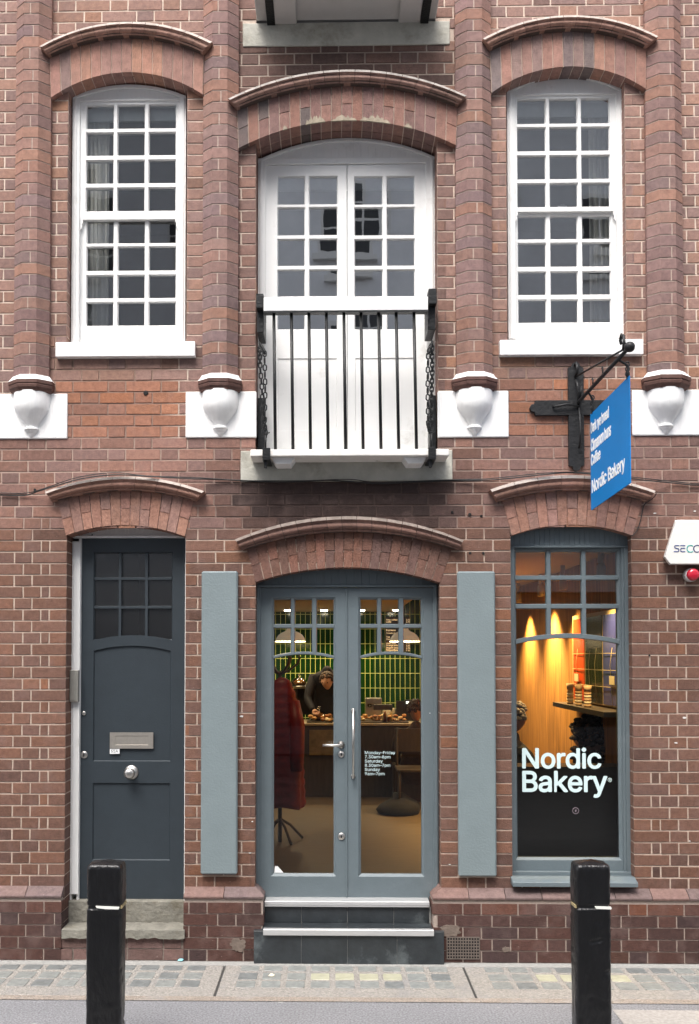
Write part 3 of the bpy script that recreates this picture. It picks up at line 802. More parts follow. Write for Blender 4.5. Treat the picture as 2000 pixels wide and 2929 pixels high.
for (p0, p1), cols in (((760.5, 992.3), [(795.6, 870.5), (886, 964)]), ((994.2, 1219), [(1016, 1093.3), (1108.7, 1185)])):
    cl = cells(cols, rowsC, Yd); mb = MB(); x0, x1 = X(p0, 800, Yd), X(p1, 800, Yd)
    pn = (X(cols[0][0]+3, 1120, Yd), X(cols[1][1]-3, 1120, Yd), Z(1229, 992, Yd), Z(1027, 992, Yd))
    grid_frame(mb, x0, x1, zb, zl, cl+[pn], Yd, c=.007, d=.014, th=.035)
    mb.box(pn[0]-.01, pn[1]+.01, Yd+.006, Yd+.03, pn[2]-.01, pn[3]+.01)
    lf = mb.build('door_leaf', WHITE, W3)
    panes_mesh('window_pane', cl, Yd+.016, GLASS_UP, W3)

# railing of the little balcony
YB = -.17
W4 = part('balcony', B, (X(992, 1290, YB), 0, Z(1304, 992, YB)))
mb = MB(); mb.box(X(755.5, 870, YB), X(1223, 870, YB), YB-.03, YB+.012, Z(888, 992, YB-.03), Z(849, 992, YB-.03))
mb.build('top_rail', WHITE, W4, bevel=.004, seg=2)
mb = MB(); mb.box(X(756, 870, YB), X(1223, 870, YB), YB-.029, YB+.02, Z(892.5, 992, YB-.03), Z(888, 992, YB-.03)-.0005); mb.build('rail_iron', BLACK, W4)
for tx, bx in zip((303, 417, 530, 643, 757, 868, 982, 1096, 1211), (313, 427, 541, 655, 768, 882, 998, 1113, 1228)):
    a, b = P(650+tx/2.267, 893, YB), P(650+bx/2.267, 1286, YB)
    mb = MB(); mb.tube([a, b], .0102, 8); mb.build('baluster', BLACK, W4)
mb = MB(); zt_, zb_ = Z(1284.5, 992, -.2), Z(1304, 992, -.2)
mb.box(X(716, 1290, -.2), X(1285, 1290, -.2), -.2, .16, zb_, zt_)
mb.build('platform', mat('worn_white_board', (.74, .72, .69), .7, nscale=8, namt=.12, bump=.3, bscale=30, dirt=(.42, .38, .33), dscale=7, dthr=.6), W4, bevel=.006, seg=2)
for c0, c1 in ((776, 844), (1154, 1222)):
    mb = MB(); x0, x1 = X(c0, 1320, -.16), X(c1, 1320, -.16); zq = Z(1326, 992, -.16)
    mb.prism([(x0, zb_+.001), (x0+.028, zq), (x1-.028, zq), (x1, zb_+.001)], -.16, .02)
    mb.build('bearer', WSTONE, W4, bevel=.003)
for c0, c1 in ((751, 773), (1225.5, 1247.5)):
    mb = MB(); x0, x1 = X(c0, 1300, -.21), X(c1, 1300, -.21)
    mb.box(x0, x1, -.212, -.200, zb_-.014, zt_+.004); mb.box(x0, x1, -.212, .0, zb_-.026, zb_-.014); mb.box(x0, x1, -.212, .1, zt_+.001, zt_+.008)
    mb.box(x0+.008, x0+.026, -.19, -.16, zb_-.07, zb_-.02)
    mb.build('iron_clamp', BLACK, W4, bevel=.002)
for (l, r_, t, b) in ((735.5, 756, 851, 952), (1223, 1245.5, 840, 948)):
    mb = MB(); ya = -.10; x0, x1 = X(l, 900, ya), X(r_, 900, ya); zt2, zb2 = Z(t, 992, ya), Z(b, 992, ya); zm = zt2-(zt2-zb2)*.40
    mb.box(x0, x1, ya-.075, ya+.20, zm, zt2); mb.box(x0+.001, x1-.001, ya-.02, ya+.20, zb2, zm+.001)
    mb.build('rail_bracket', BLACK, W4, bevel=.003)
for (l, r_, t, b) in ((738, 757.5, 1138, 1284), (1229, 1247.5, 1133, 1284)):
    mb = MB(); mb.box(X(l, 1210, .06), X(r_, 1210, .06), .05, .15, zt_+.002, Z(t, 992, .06)); mb.build('side_strap', BLACK, W4, bevel=.002)

# underside of the same platform one floor up
W5 = part('upper_platform', B, (X(990, 66), 0, Z(60)))
zq = Z(68); 
mb = MB(); mb.box(X(735, 60), X(1247, 60), -.34, .0, zq+.024, zq+.09)
mb.build('platform', mat('white_board_shade_tone', (.55, .54, .53), .7, nscale=5, namt=.06, bump=.2, bscale=30), W5, bevel=.004)  # white boards with the underside's shade put into a grey colour
for c0, c1 in ((783, 849), (1140, 1201)):
    mb = MB(); mb.box(X(c0, 60), X(c1, 60), -.33, .0, zq-.004, zq+.023); mb.build('bearer', MATS['white_board_shade_tone'], W5, bevel=.003)
for c0, c1 in ((765, 788), (1202, 1225)):
    mb = MB(); mb.box(X(c0, 60), X(c1, 60), -.345, .0, zq-.012, zq+.0225) ; mb.build('iron_clamp', BLACK, W5, bevel=.002)

# ---------------------------------------------------------------- chains
def chain(base, strands, label):
    pts0 = P(*base, -.14)
    mb = MB()
    for path, n in strands:
        pts = [P(*q) for q in path]
        seg = []; 
        for i in range(len(pts)-1):
            m_ = 12
            for k in range(m_): seg.append(pts[i].lerp(pts[i+1], k/m_))
        seg.append(pts[-1]); Ln = sum((seg[i+1]-seg[i]).length for i in range(len(seg)-1))
        def pos(s):
            f = s/Ln*(len(seg)-1); i = min(int(f), len(seg)-2); return seg[i].lerp(seg[i+1], f-i)
        pit = .0285; m_ = int(Ln/pit)
        for k in range(m_):
            c = pos((k+.5)*pit); t = (pos(min(Ln, (k+.9)*pit))-pos(max(0, (k+.1)*pit))).normalized()
            side = Vector((1, .25, 0)) if k % 2 else Vector((.25, -1, 0)); side = (side-t*side.dot(t)).normalized()
            ring_ = []; L2, R2 = .0125, .0115
            for a in range(12):
                th = 2*PI*a/12; u, w = math.cos(th), math.sin(th)
                ring_.append(c+t*((L2 if w > 0 else -L2)*.6+w*R2*1.0)+side*u*R2)
            mb.tube(ring_, .0046, 6, closed=True)
    o = mb.build('chain', BLACK, None, loc=P(base[0], base[1], -.1))
    tag(o, label, 'chain', 'doubled iron chains hanging by the balcony posts')
YS = -.12
chain((752, 1280), [([(744, 985, YS), (757, 1010, YS-.02), (759, 1120, YS-.02), (757, 1215, YS-.02), (762, 1252, YS-.02)], 0), ([(743, 983, YS), (744, 1040, YS), (750, 1120, YS), (754, 1200, YS), (756, 1245, YS)], 0)],
      'black iron chain hanging doubled at the left end of the balcony rails')
chain((1235, 1280), [([(1236, 982, YS), (1225, 1010, YS-.02), (1223.5, 1110, YS-.02), (1225, 1210, YS-.02), (1230, 1232, YS-.02)], 0), ([(1236, 978, YS), (1237, 1060, YS), (1234, 1140, YS), (1236, 1240, YS)], 0)],
      'black iron chain hanging doubled at the right end of the balcony rails')
mb = MB()
for x, y0, y1 in ((760, 1240, 1287), (1234, 1236, 1287)):
    mb2 = MB(); mb2.tube([P(x, y0, -.15), P(x, y1, -.15)], .006, 8); mb2.tube([P(x-8, y0+4, -.15), P(x+12, y0-3, -.16)], .004, 6)
    mb2.build('chain_hook', BLACK, W4)

exec_parts = True
# ================================================================ LEFT DOOR
def door_ll():
    Yf = .12
    W = part('street_door', B, (X(378, 2577, Yf), Yf, Z(2577, 378, Yf)))
    # white frame
    xl, xr = X(204, 2000, Yf), X(532.5, 2000, Yf); xd0, xd1 = X(229, 2000, Yf), X(527.5, 2000, Yf)
    zt = Z(1539.7, 378, Yf+.03); zb = Z(2577, 378, Yf)
    mb = MB(); mb.box(xl, xd0-.004, Yf, Yf+.09, Z(2575), Z(1540)); mb.box(xl-.022, xl+.008, Yf+.01, Yf+.09, Z(2630), Z(1655)); mb.box(xd0-.018, xd0-.003, Yf+.012, Yf+.09, zb, zt)
    mb.box(xd1+.002, xr+.02, Yf, Yf+.09, zb, zt)
    mb.box(xl+.012, xl+.018, Yf-.004, Yf, Z(2570), Z(1545))
    a = arc((xl-.01, Z(1534, 204, Yf)), Z(1505, 378, Yf), (xr, Z(1534, 530, Yf)))
    mb.strip([(p[0], min(zt+.004, p[1]-.001)) for p in a], a, Yf+.02, Yf+.09)
    mb.box(xl, xr, Yf+.006, Yf+.05, zt+.001, zt+.016)
    mb.build('frame', WHITE, W, bevel=.0015)
    Yd = Yf+.035
    x0, x1 = X(230, 2000, Yd), X(527, 2000, Yd)
    g = rect(267, 492, 1581.6, 1829, Yd); g = (X(268, 2000, Yd), X(490, 2000, Yd), g[2], g[3])
    p1 = (X(270, 2000, Yd), X(485.5, 2000, Yd), Z(2175, 378, Yd), Z(1849.8, 378, Yd)); p2 = (p1[0], p1[1], Z(2458, 378, Yd), Z(2242.8, 378, Yd))
    mb = MB(); grid_frame(mb, x0, x1, zb, zt, [g, p1, p2], Yd, c=.007, d=.011, th=.04)
    # panels: flush field with a sunk margin
    for p, arcd in ((p1, 1), (p2, 0)):
        mb.box(p[0]-.005, p[1]+.005, Yd+.0105, Yd+.03, p[2]-.005, p[3]+.005)
    a = arc((p1[0]-.007, Z(1861.7, 378, Yd)), p1[3]+.0069, (p1[1]+.007, Z(1861.7, 378, Yd)))
    mb.strip(a, [(q[0], p1[3]+.008) for q in a], Yd-.0005, Yd+.02)
    a2 = arc((g[0]-.007, g[2]-.006), Z(1817, 378, Yd), (g[1]+.007, g[2]-.006))
    mb.strip([(q[0], g[2]-.009) for q in a2], a2, Yd-.0005, Yd+.03)
    door = mb.build('door_leaf', DDOOR, W)
    mb = MB()
    for c0, c1 in ((337.5, 345.4), (413, 422)): mb.box(X(c0, 2000, Yd), X(c1, 2000, Yd), Yd+.002, Yd+.03, g[2], g[3])
    for r0, r1 in ((1651, 1659), (1733, 1741)): mb.box(g[0], g[1], Yd+.003, Yd+.03, Z(r1, 378, Yd), Z(r0, 378, Yd))
    mb.build('glazing_bars', DDOOR, W, bevel=.002)
    mb = MB(); mb.add([(g[0],Yd+.022,g[2]),(g[1],Yd+.022,g[2]),(g[1],Yd+.022,g[3]),(g[0],Yd+.022,g[3])], [(0,1,2,3)]); mb.build('window_pane', glass('dim_door_glass', 3.0, rough=.3), W, fix=False)
    # letter plate, number label, knob, locks
    l = rect(315, 439, 2095, 2141, Yd); mb = MB()
    grid_frame(mb, l[0], l[1], l[2], l[3], [(l[0]+.036, l[1]-.036, l[2]+.026, l[3]-.024)], Yd-.006, c=.002, d=.003, th=.008); mb.box(l[0]+.034, l[1]-.034, Yd-.0035, Yd, l[2]+.024, l[3]-.022)
    mb.build('letter_plate', mat('satin_nickel', (.42, .39, .35), .42, .7, nscale=30, namt=.1), W)
    t = rect(314.8, 342.5, 2141.5, 2156, Yd); mb = MB(); mb.box(t[0], t[1], Yd-.003, Yd, t[2], t[3]); nl = mb.build('number_label', LETTER, W)
    text('number', '55A', (t[0]+.008, Yd-.0035, t[2]+.008), (1, 0, 0), (0, 0, 1), (t[1]-t[0])*.72, mat('ink', (.02, .02, .02), .6), nl, bold=0, depth=.0003)
    c = P(376, 2209, Yd); mb = MB(); mb.lathe((c.x, Yd, c.z), [(.048, 0), (.048, .004), (.040, .010), (.018, .014), (.015, .034), (.024, .040), (.036, .052), (.038, .062), (.034, .074), (.022, .083), (.006, .087), (.001, .0872)], 28, 'y')
    mb.build('door_knob', STEEL, W)
    for px, py, r_ in ((241, 2159, .025), (240.5, 2040, .014)):
        c = P(px, py, Yd); mb = MB(); mb.lathe((c.x, Yd, c.z), [(r_, 0), (r_, .004), (r_*.85, .008), (r_*.3, .0085), (.001, .0086)], 20, 'y'); mb.build('lock', STEEL, W)
    c = P(241, 2159, Yd); mb = MB(); mb.box(c.x-.003, c.x+.003, Yd-.0095, Yd-.0085, c.z-.011, c.z+.011); mb.build('keyhole', BLACK, W)
    # grey steel entry unit on the frame
    e = rect(199.5, 224, 1917, 2008, Yf-.03); mb = MB(); mb.box(e[0], e[1], Yf-.035, Yf+.005, e[2], e[3]); mb.box(e[0]+.004, e[1]-.012, Yf-.038, Yf-.034, e[2]+.01, e[3]-.01)
    mb.build('entry_unit', mat('dull_steel', (.33, .32, .29), .45, .5, nscale=10, namt=.2), W, bevel=.003)
    # steps
    mb = MB(); mb.box(X(196, 2600, .11), X(531, 2600, .11), .10, .3, Z(2640, 378, .10), Z(2577.5, 378, .10)); mb.build('threshold', STEP, W, bevel=.006, seg=2)
    zt2 = Z(2659.5, 378, -.075); x0, x1 = X(176.5, 2670, -.075), X(528, 2670, -.075)
    mb = MB(); pts_t, pts_b = [], []
    n = 34
    top = [(x0+(x1-x0)*i/n, zt2-abs(rnd(0, .004))) for i in range(n+1)]; bot = [(x0+(x1-x0)*i/n, Z(2684, 378, -.07)+.012*noise.noise(Vector((i*.45, 0, 2)))+rnd(-.003, .003)) for i in range(n+1)]
    mb.strip(bot, top, -.078, .12)
    mb.build('doorstep', STEP, W)
door_ll()
# dark hall behind the left door
mb = MB(); o = O_LL
def room(name, x0, x1, y0, y1, z0, z1, M, parent):
    mb = MB(); mb.add([(x0,y0,z0),(x1,y0,z0),(x1,y1,z0),(x0,y1,z0),(x0,y0,z1),(x1,y0,z1),(x1,y1,z1),(x0,y1,z1)], [(0,1,2,3),(7,6,5,4),(1,5,6,2),(2,6,7,3),(3,7,4,0)])
    return mb.build(name, M, parent, fix=False)
room('hallway_shell', o[0]-.15, o[1]+.03, .26, 3, Z(2577), o[3]+.3, mat('dark_hall', (.10, .10, .105), .9), B)
# upstairs rooms
zf_ = Z(1290)+.0
room('room_shell', -3.2, -.86, .19, 3.6, zf_, 6.4, ROOM, B)
room('room_shell', -.84, .98, .27, 3.6, zf_, 6.4, ROOM, B)
room('room_shell', 1.0, 3.4, .19, 3.6, zf_, 6.4, ROOM, B)

# curtains and blinds upstairs
def curtain(x0, x1, z0, z1, y, label, folds=7, amp=.03):
    mb = MB(); n = folds*10; A, T = [], []
    for i in range(n+1):
        t = i/n; w = amp*math.sin(2*PI*folds*t)+amp*.35*math.sin(2*PI*folds*2.3*t+1)
        A.append((x0+(x1-x0)*t+w*.25, y+w))
    b = len(mb.v)
    for x, yy in A: mb.v += [(x, yy, z0), (x, yy, z1)]
    for i in range(n): mb.f.append([b+2*i, b+2*i+2, b+2*i+3, b+2*i+1]); mb.mi.append(0); mb.c.append(None); mb.sm.append(True)
    o = mb.build('curtain', CURTAIN, None, loc=((x0+x1)/2, y, z0), fix=False)
    md = o.modifiers.new('t', 'SOLIDIFY'); md.thickness = .004
    tag(o, label, 'curtain')
curtain(X(236, 700, .2), X(314, 700, .2), zf_+.02, Z(250, 300, .2), .188, 'cream pleated curtain drawn aside at the left of the upper left window', 6, .015)
curtain(X(1686, 700, .2), X(1762, 700, .2), zf_+.02, Z(240, 1700, .2), .188, 'cream pleated curtain drawn aside at the right of the upper right window', 5, .015)
def blind(l, r_, pyb, y, label, Mt=None):
    mb = MB(); x0, x1 = X(l, 300, y), X(r_, 300, y); z0, z1 = Z(pyb, (l+r_)/2, y), Z(240, (l+r_)/2, y)
    mb.box(x0, x1, y, y+.003, z0, z1); mb.box(x0, x1, y-.006, y+.008, z0-.012, z0+.001)
    o = mb.build('roller_blind', BLIND, None, loc=((x0+x1)/2, y, z0)); tag(o, label, 'blind')
blind(244, 508, 343, .160, 'pale roller blind pulled a little way down behind the upper left window')
blind(1478, 1750, 331, .160, 'pale roller blind pulled a little way down behind the upper right window')
mb = MB(); y = .24; x0, x1 = X(790, 500, y), X(1190, 500, y); z0, z1 = Z(540, 992, y), Z(430, 992, y)
mb.box(x0, x1, y, y+.003, z0, z1); mb.box(x0, x1, y-.006, y+.008, z0-.012, z0+.001)
tag(mb.build('roller_blind', BLIND, None, loc=((x0+x1)/2, y, z0)), 'white roller blind at the top of the glazed doors above the balcony', 'blind')

# ================================================================ SHOP ENTRANCE
def bar_v(mb, x0, x1, z0, z1, Y): mb.prism([(x0, Y+.03), (x0, Y+.012), (x0+.005, Y), (x1-.005, Y), (x1, Y+.012), (x1, Y+.03)], z0, z1, ax='z')
def bar_h(mb, x0, x1, z0, z1, Y):
    pr = [(Y+.03, z0), (Y+.012, z0), (Y, z0+.005), (Y, z1-.005), (Y+.012, z1), (Y+.03, z1)]; n = 6
    mb.add([(x0, a, b) for a, b in pr]+[(x1, a, b) for a, b in pr], [list(range(n)), list(range(2*n-1, n-1, -1))]+[[i, (i+1) % n, n+(i+1) % n, n+i] for i in range(n)])
def arc_bar(mb, lo, hi, Y):
    n = len(lo)
    for i in range(n-1):
        a, b, c, d = lo[i], lo[i+1], hi[i+1], hi[i]; k = .004
        vs = [(a[0],Y+.03,a[1]),(b[0],Y+.03,b[1]),(c[0],Y+.03,c[1]),(d[0],Y+.03,d[1]), (a[0],Y+.012,a[1]),(b[0],Y+.012,b[1]),(c[0],Y+.012,c[1]),(d[0],Y+.012,d[1]),
              (a[0],Y,a[1]+k),(b[0],Y,b[1]+k),(c[0],Y,c[1]-k),(d[0],Y,d[1]-k)]
        mb.add(vs, [(0,1,5,4),(4,5,9,8),(8,9,10,11),(11,10,6,7),(7,6,2,3)])
def entrance():
    Yf = .11
    W = part('shop_door', B, (X(992, 2575, Yf), Yf, Z(2575, 992, Yf)))
    zb = Z(2576, 992, Yf); ztr = Z(1680, 992, Yf)
    xl, xr = X(730, 2000, Yf), X(1254, 2000, Yf); xd0, xd1 = X(744.5, 2000, Yf), X(1240, 2000, Yf)
    mb = MB(); mb.box(xl, xd0, Yf, Yf+.09, zb, ztr+.01); mb.box(xd1, xr, Yf, Yf+.09, zb, ztr+.01)
    mb.box(xl+.008, xd0-.010, Yf-.012, Yf, zb, ztr); mb.box(xd1+.010, xr-.008, Yf-.012, Yf, zb, ztr)
    a = arc((xl, Z(1664, 730, Yf)), Z(1626, 992, Yf), (xr, Z(1666, 1254, Yf)))
    mb.strip([(p[0], ztr+.012) for p in a], a, Yf+.010, Yf+.09)
    mb.box(xl, xr, Yf-.004, Yf+.08, ztr+.001, ztr+.016)
    mb.build('frame', GREY, W, bevel=.002)
    Yd = Yf+.02
    for side, (p0, p1), (g0, g1), cols in (('l', (745, 990.6), (783.5, 954.3), ((831, 844), (892, 907))), ('r', (992.4, 1239.5), (1032.5, 1205.5), ((1078.5, 1092), (1140, 1156)))):
        x0, x1 = X(p0, 2100, Yd), X(p1, 2100, Yd); g = (X(g0, 2100, Yd), X(g1, 2100, Yd), Z(2500, 992, Yd), Z(1715, 992, Yd))
        mb = MB(); grid_frame(mb, x0, x1, zb, ztr-.002, [g], Yd, c=.017, d=.016, th=.045)
        leaf = mb.build('door_leaf', GREY, W)
        mb = MB()
        al = arc((g[0]-.006, Z(1885, 992, Yd)), Z(1872.5, 992, Yd), (g[1]+.006, Z(1885, 992, Yd))); ah = [(q[0], q[1]+.021) for q in al]
        for c0, c1 in cols: bar_v(mb, X(c0, 1800, Yd), X(c1, 1800, Yd), Z(1866, 992, Yd), g[3]+.01, Yd+.004)
        bar_h(mb, g[0]-.006, g[1]+.006, Z(1797, 992, Yd), Z(1784.5, 992, Yd), Yd+.0048)
        arc_bar(mb, al, ah, Yd+.002)
        mb.build('glazing_bars', GREY, W)
        mb = MB(); mb.add([(g[0]-.01,Yd+.02,g[2]-.01),(g[1]+.01,Yd+.02,g[2]-.01),(g[1]+.01,Yd+.02,g[3]+.01),(g[0]-.01,Yd+.02,g[3]+.01)], [(0,1,2,3)]); mb.build('door_glass', GLASS_SHOP, W, fix=False)
    # meeting-stile bead, handle, locks, pull bar
    xm = X(992, 2100, Yd); mb = MB(); mb.box(xm-.006, xm+.005, Yd-.008, Yd, zb, ztr-.002); mb.build('meeting_bead', GREY, W, bevel=.002)
    c = P(976, 2130, Yd); mb = MB(); mb.lathe((c.x, Yd, c.z), [(.024, 0), (.024, .006), (.011, .009), (.010, .045), (.001, .046)], 20, 'y')
    mb.tube([(c.x, Yd-.045, c.z), (c.x-.012, Yd-.052, c.z+.001), (c.x-.05, Yd-.054, c.z+.0), (X(923, 2130, Yd-.05), Yd-.052, c.z+.001)], .0095, 10); mb.build('lever_handle', STEEL, W)
    for px, py, r_ in ((976.5, 2157.5, .021), (977, 2392, .024)):
        c = P(px, py, Yd); mb = MB(); mb.lathe((c.x, Yd, c.z), [(r_, 0), (r_, .005), (r_*.85, .009), (.001, .0095)], 20, 'y')
        mb.box(c.x-.0035, c.x+.0035, Yd-.0115, Yd-.009, c.z-.010, c.z+.008, 1); mb.build('lock', [STEEL, BLACK], W)
    a, b = P(1011, 2033, Yd-.05), P(1010.5, 2222, Yd-.05); mb = MB(); mb.tube([a+Vector((0, 0, .012)), b-Vector((0, 0, .012))], .0075, 12)
    for q in (a, b): mb.tube([q, q+Vector((0, .05, 0))], .009, 10); mb.lathe(q+Vector((0, .046, 0)), [(.014, 0), (.014, .006), (.001, .007)], 14, 'y')
    mb.build('pull_bar', STEEL, W)
    lines = ['Monday\u2013Friday', '7.30am\u20138pm', 'Saturday', '8.30am\u20137pm', 'Sunday', '9am\u20137pm']
    ends = [1130.5, 1117, 1095, 1116.5, 1087, 1100]
    gy = Yd+.0185
    for i, (t, e) in enumerate(zip(lines, ends)):
        base = 2150+1+i*12.05+ (8 if 0 else 6)
        z0 = Z(base, 1060, gy); desc = ('y' in t or 'p' in t)
        text('opening_hours', t, (X(1044, 2190, gy), gy, z0-(.0052 if desc else 0)), (1, 0, 0), (0, 0, 1), X(e, 2190, gy)-X(1044, 2190, gy), VINYL, W, bold=.004, depth=.0004, spacing=1.0, height=(8.4+(2.3 if desc else 0))/2640*(gy+6))
    # little torn sticker at the foot of the left leaf
    s = [(785, 2496), (811, 2496), (797, 2480), (793, 2477), (789, 2479), (787, 2475)]
    mb = MB(); mb.prism([xz(px, py, gy) for px, py in s], gy-.001, gy); mb.build('sticker', LETTER, W)
    # steps
    st = part('entrance_steps', B, (X(992, 2745, -.1), -.05, 0))
    y1 = .03
    mb = MB(); mb.box(X(757, 2586, y1), X(1228.5, 2586, y1), y1-.006, .2, Z(2594, 992, y1), Z(2578, 992, y1)); mb.build('nosing', SATIN, st, bevel=.002)
    mb = MB(); mb.box(X(757, 2586, y1), X(1228.5, 2586, y1), y1-.0075, y1-.005, Z(2588.5, 992, y1), Z(2587, 992, y1)); mb.build('nosing_groove', mat('groove_grey', (.3, .3, .3), .6), st)
    yr = .045; yn = -.105; zt = Z(2659.5, 992, yn)
    xs = [X(q, 2620, yr) for q in (757, 862.5, 994, 1126.5, 1228.5)]
    mb = MB(); mb.box(xs[0]-.01, xs[-1]+.01, yr+.004, .14, 0, Z(2594, 992, yr)-.001)
    mb.build('step_core', GROUT, st)
    mb = MB()
    for i in range(4): mb.box(xs[i]+.0015, xs[i+1]-.0015, yr, yr+.02, zt+.002, Z(2594.5, 992, yr)-.001)
    xt = [X(q, 2655, -.04) for q in (750, 862, 994, 1127.5, 1238)]
    for i in range(4): mb.box(xt[i]+.0015, xt[i+1]-.0015, yn+.012, yr, zt-.012, zt)
    mb.build('slate_tiles', TILEB, st, bevel=.001)
    mb = MB(); mb.box(X(753, 2668, yn), X(1241.5, 2668, yn), yn-.008, yn+.03, Z(2676, 992, yn), zt+.0015); mb.build('nosing', SATIN, st, bevel=.002)
    yl = -.095; x0, x1 = X(726, 2700, yl), X(1271, 2700, yl); ztl = Z(2664, 992, yl)
    mb = MB(); mb.box(x0+.002, x1-.002, yl+.003, .04, 0, ztl-.003); mb.build('step_core', GROUT, st)
    mb = MB(); cu = [x0, X(862, 2700, yl), X(994, 2700, yl), X(1136, 2700, yl), x1]
    for i in range(4): mb.box(cu[i]+.001, cu[i+1]-.001, yl, yl+.014, .003, ztl-.002)
    mb.box(x0, x1, yl+.0005, yl+.05, ztl-.003, ztl)
    mb.build('slate_tiles', TILEB, st, bevel=.001)
entrance()

# ================================================================ SHOP WINDOW
def shopwin():
    Yf = .075
    W = part('shop_window', B, (X(1637, 2500, Yf), Yf, Z(2500, 1637, Yf)))
    xl, xr = X(1462, 2000, Yf), X(1806, 2000, Yf)
    zb = Z(2504, 1637, Yf); zh = Z(1566, 1637, Yf)
    a = arc((xl-.004, Z(1531, 1464, Yf)), Z(1502, 1637, Yf), (xr+.004, Z(1531, 1806, Yf)))
    mb = MB(); mb.strip([(p[0], zh) for p in a], a, Yf+.006, Yf+.09)
    mb.box(xl-.006, X(1474, 2000, Yf), Yf, Yf+.09, zb, zh); xj = X(1790, 2000, Yf)
    mb.box(xj, xr+.004, Yf, Yf+.09, zb, zh); mb.box(xj-.018, xj, Yf+.010, Yf+.09, zb, zh)
    mb.box(xl-.004, xr, Yf-.004, Yf+.05, zh-.001, zh+.012)
    mb.box(xl-.004, xr, Yf-.008, Yf+.08, Z(2504, 1637, Yf), Z(2493, 1637, Yf))
    mb.build('frame', GREY, W, bevel=.002)
    Yd = Yf+.025
    g = (X(1480, 2100, Yd), X(1770, 2100, Yd), Z(2453.6, 1637, Yd), Z(1579, 1637, Yd))
    mb = MB(); grid_frame(mb, X(1471, 2100, Yd), X(1785, 2100, Yd), Z(2494, 1637, Yd), zh, [g], Yd, c=.016, d=.018, th=.045); mb.build('sash', GREY, W)
    mb = MB(); al = arc((g[0]-.008, Z(1843, 1637, Yd)), Z(1826, 1637, Yd), (g[1]+.008, Z(1843, 1637, Yd))); arc_bar(mb, al, [(q[0], q[1]+.033) for q in al], Yd-.004)
    for c0, c1 in ((1562.5, 1577.5), (1663.5, 1678)): bar_v(mb, X(c0, 1700, Yd), X(c1, 1700, Yd), Z(1820, 1637, Yd), g[3]+.01, Yd)
    for r0, r1 in ((1645.5, 1659.5), (1727, 1741.5)): bar_h(mb, g[0]-.008, g[1]+.008, Z(r1, 1637, Yd), Z(r0, 1637, Yd), Yd+.0008)
    mb.build('glazing_bars', GREY, W)
    mb = MB(); mb.add([(g[0]-.01,Yd+.02,g[2]-.01),(g[1]+.01,Yd+.02,g[2]-.01),(g[1]+.01,Yd+.02,g[3]+.01),(g[0]-.01,Yd+.02,g[3]+.01)], [(0,1,2,3)]); mb.build('window_glass', GLASS_SHOP, W, fix=False)
    # sloping sill
    mb = MB(); y = -.07; x0, x1 = X(1467, 2530, y), X(1826, 2530, y)
    pr = [(y, Z(2538, 1637, y)), (y, Z(2525, 1637, y)), (y+.004, Z(2524, 1637, y)), (.0, Z(2507, 1637, 0)), (.085, Z(2504, 1637, .08)), (.085, Z(2538, 1637, y)), (.0, Z(2536, 1637, y))]; n = len(pr)
    mb.add([(x0, a_, b_) for a_, b_ in pr]+[(x1, a_, b_) for a_, b_ in pr], [list(range(n)), list(range(2*n-1, n-1, -1))]+[[i, (i+1) % n, n+(i+1) % n, n+i] for i in range(n)])
    mb.build('window_sill', GREY, W, bevel=.003)
    gy = Yd+.018
    cap = Z(2140, 1600, gy)-Z(2198, 1600, gy)
    def tx(s, l, r_, base, h_px, desc=0):
        z0 = Z(base, 1600, gy); text('shop_name', s, (X(l, 2170, gy), gy, z0-desc), (1, 0, 0), (0, 0, 1), X(r_, 2170, gy)-X(l, 2170, gy), VINYL, W, bold=.017, depth=.0006, spacing=.97, height=(Z(base-h_px, 1600, gy)-z0)+desc)
    tx('Nordic', 1495.5, 1718.5, 2197.5, 57.5); dsc = Z(2263.8, 1600, gy)-Z(2280, 1600, gy)
    tx('Bakery', 1495.5, 1735.5, 2263.8, 57, dsc)
    c = P(1744.5, 2231, gy); mb = MB(); mb.tube([(c.x+.0125*math.cos(q), gy, c.z+.0125*math.sin(q)) for q in [2*PI*k/20 for k in range(20)]], .0014, 5, closed=True)
    rs = mb.build('trade_ring', VINYL, W); text('trade_letter', 'R', (c.x-.0055, gy, c.z-.0065), (1, 0, 0), (0, 0, 1), .011, VINYL, rs, bold=.01, depth=.0004)
    c = P(1647, 2319, gy); mb = MB(); mb.tube([(c.x+.020*math.cos(q), gy, c.z+.020*math.sin(q)) for q in [2*PI*k/24 for k in range(24)]], .0018, 5, closed=True)
    mb.prism([(c.x-.003, c.z-.008), (c.x+.002, c.z-.008), (c.x+.006, c.z+.008), (c.x-.004, c.z+.006)], gy-.001, gy)
    mb.build('round_sticker', mat('faded_sticker', (.25, .2, .24), .6), W)
shopwin()

# ================================================================ WALL PANELS, ALARM, SIGN, CABLES
for (l, r_, t, b, l2, r2_, lab) in ((577, 680.5, 1633.6, 2502, 573.5, 678, 'blank pale blue-grey board on the brickwork left of the shop door'),
                                   (1309, 1416, 1634, 2508, 1313, 1422, 'blank pale blue-grey board on the brickwork right of the shop door')):
    Y = -.048; x0 = (X(l, t, Y)+X(l2, b, Y))/2; x1 = (X(r_, t, Y)+X(r2_, b, Y))/2; z0, z1 = Z(b, (l+r_)/2, Y), Z(t, (l+r_)/2, Y)
    mb = MB(); mb.box(x0, x1, Y, -.002, z0, z1)
    o = mb.build('wall_board', PANELG, None, loc=((x0+x1)/2, 0, z0), bevel=.009, seg=1); tag(o, lab, 'board', 'blue-grey boards either side of the shop door')

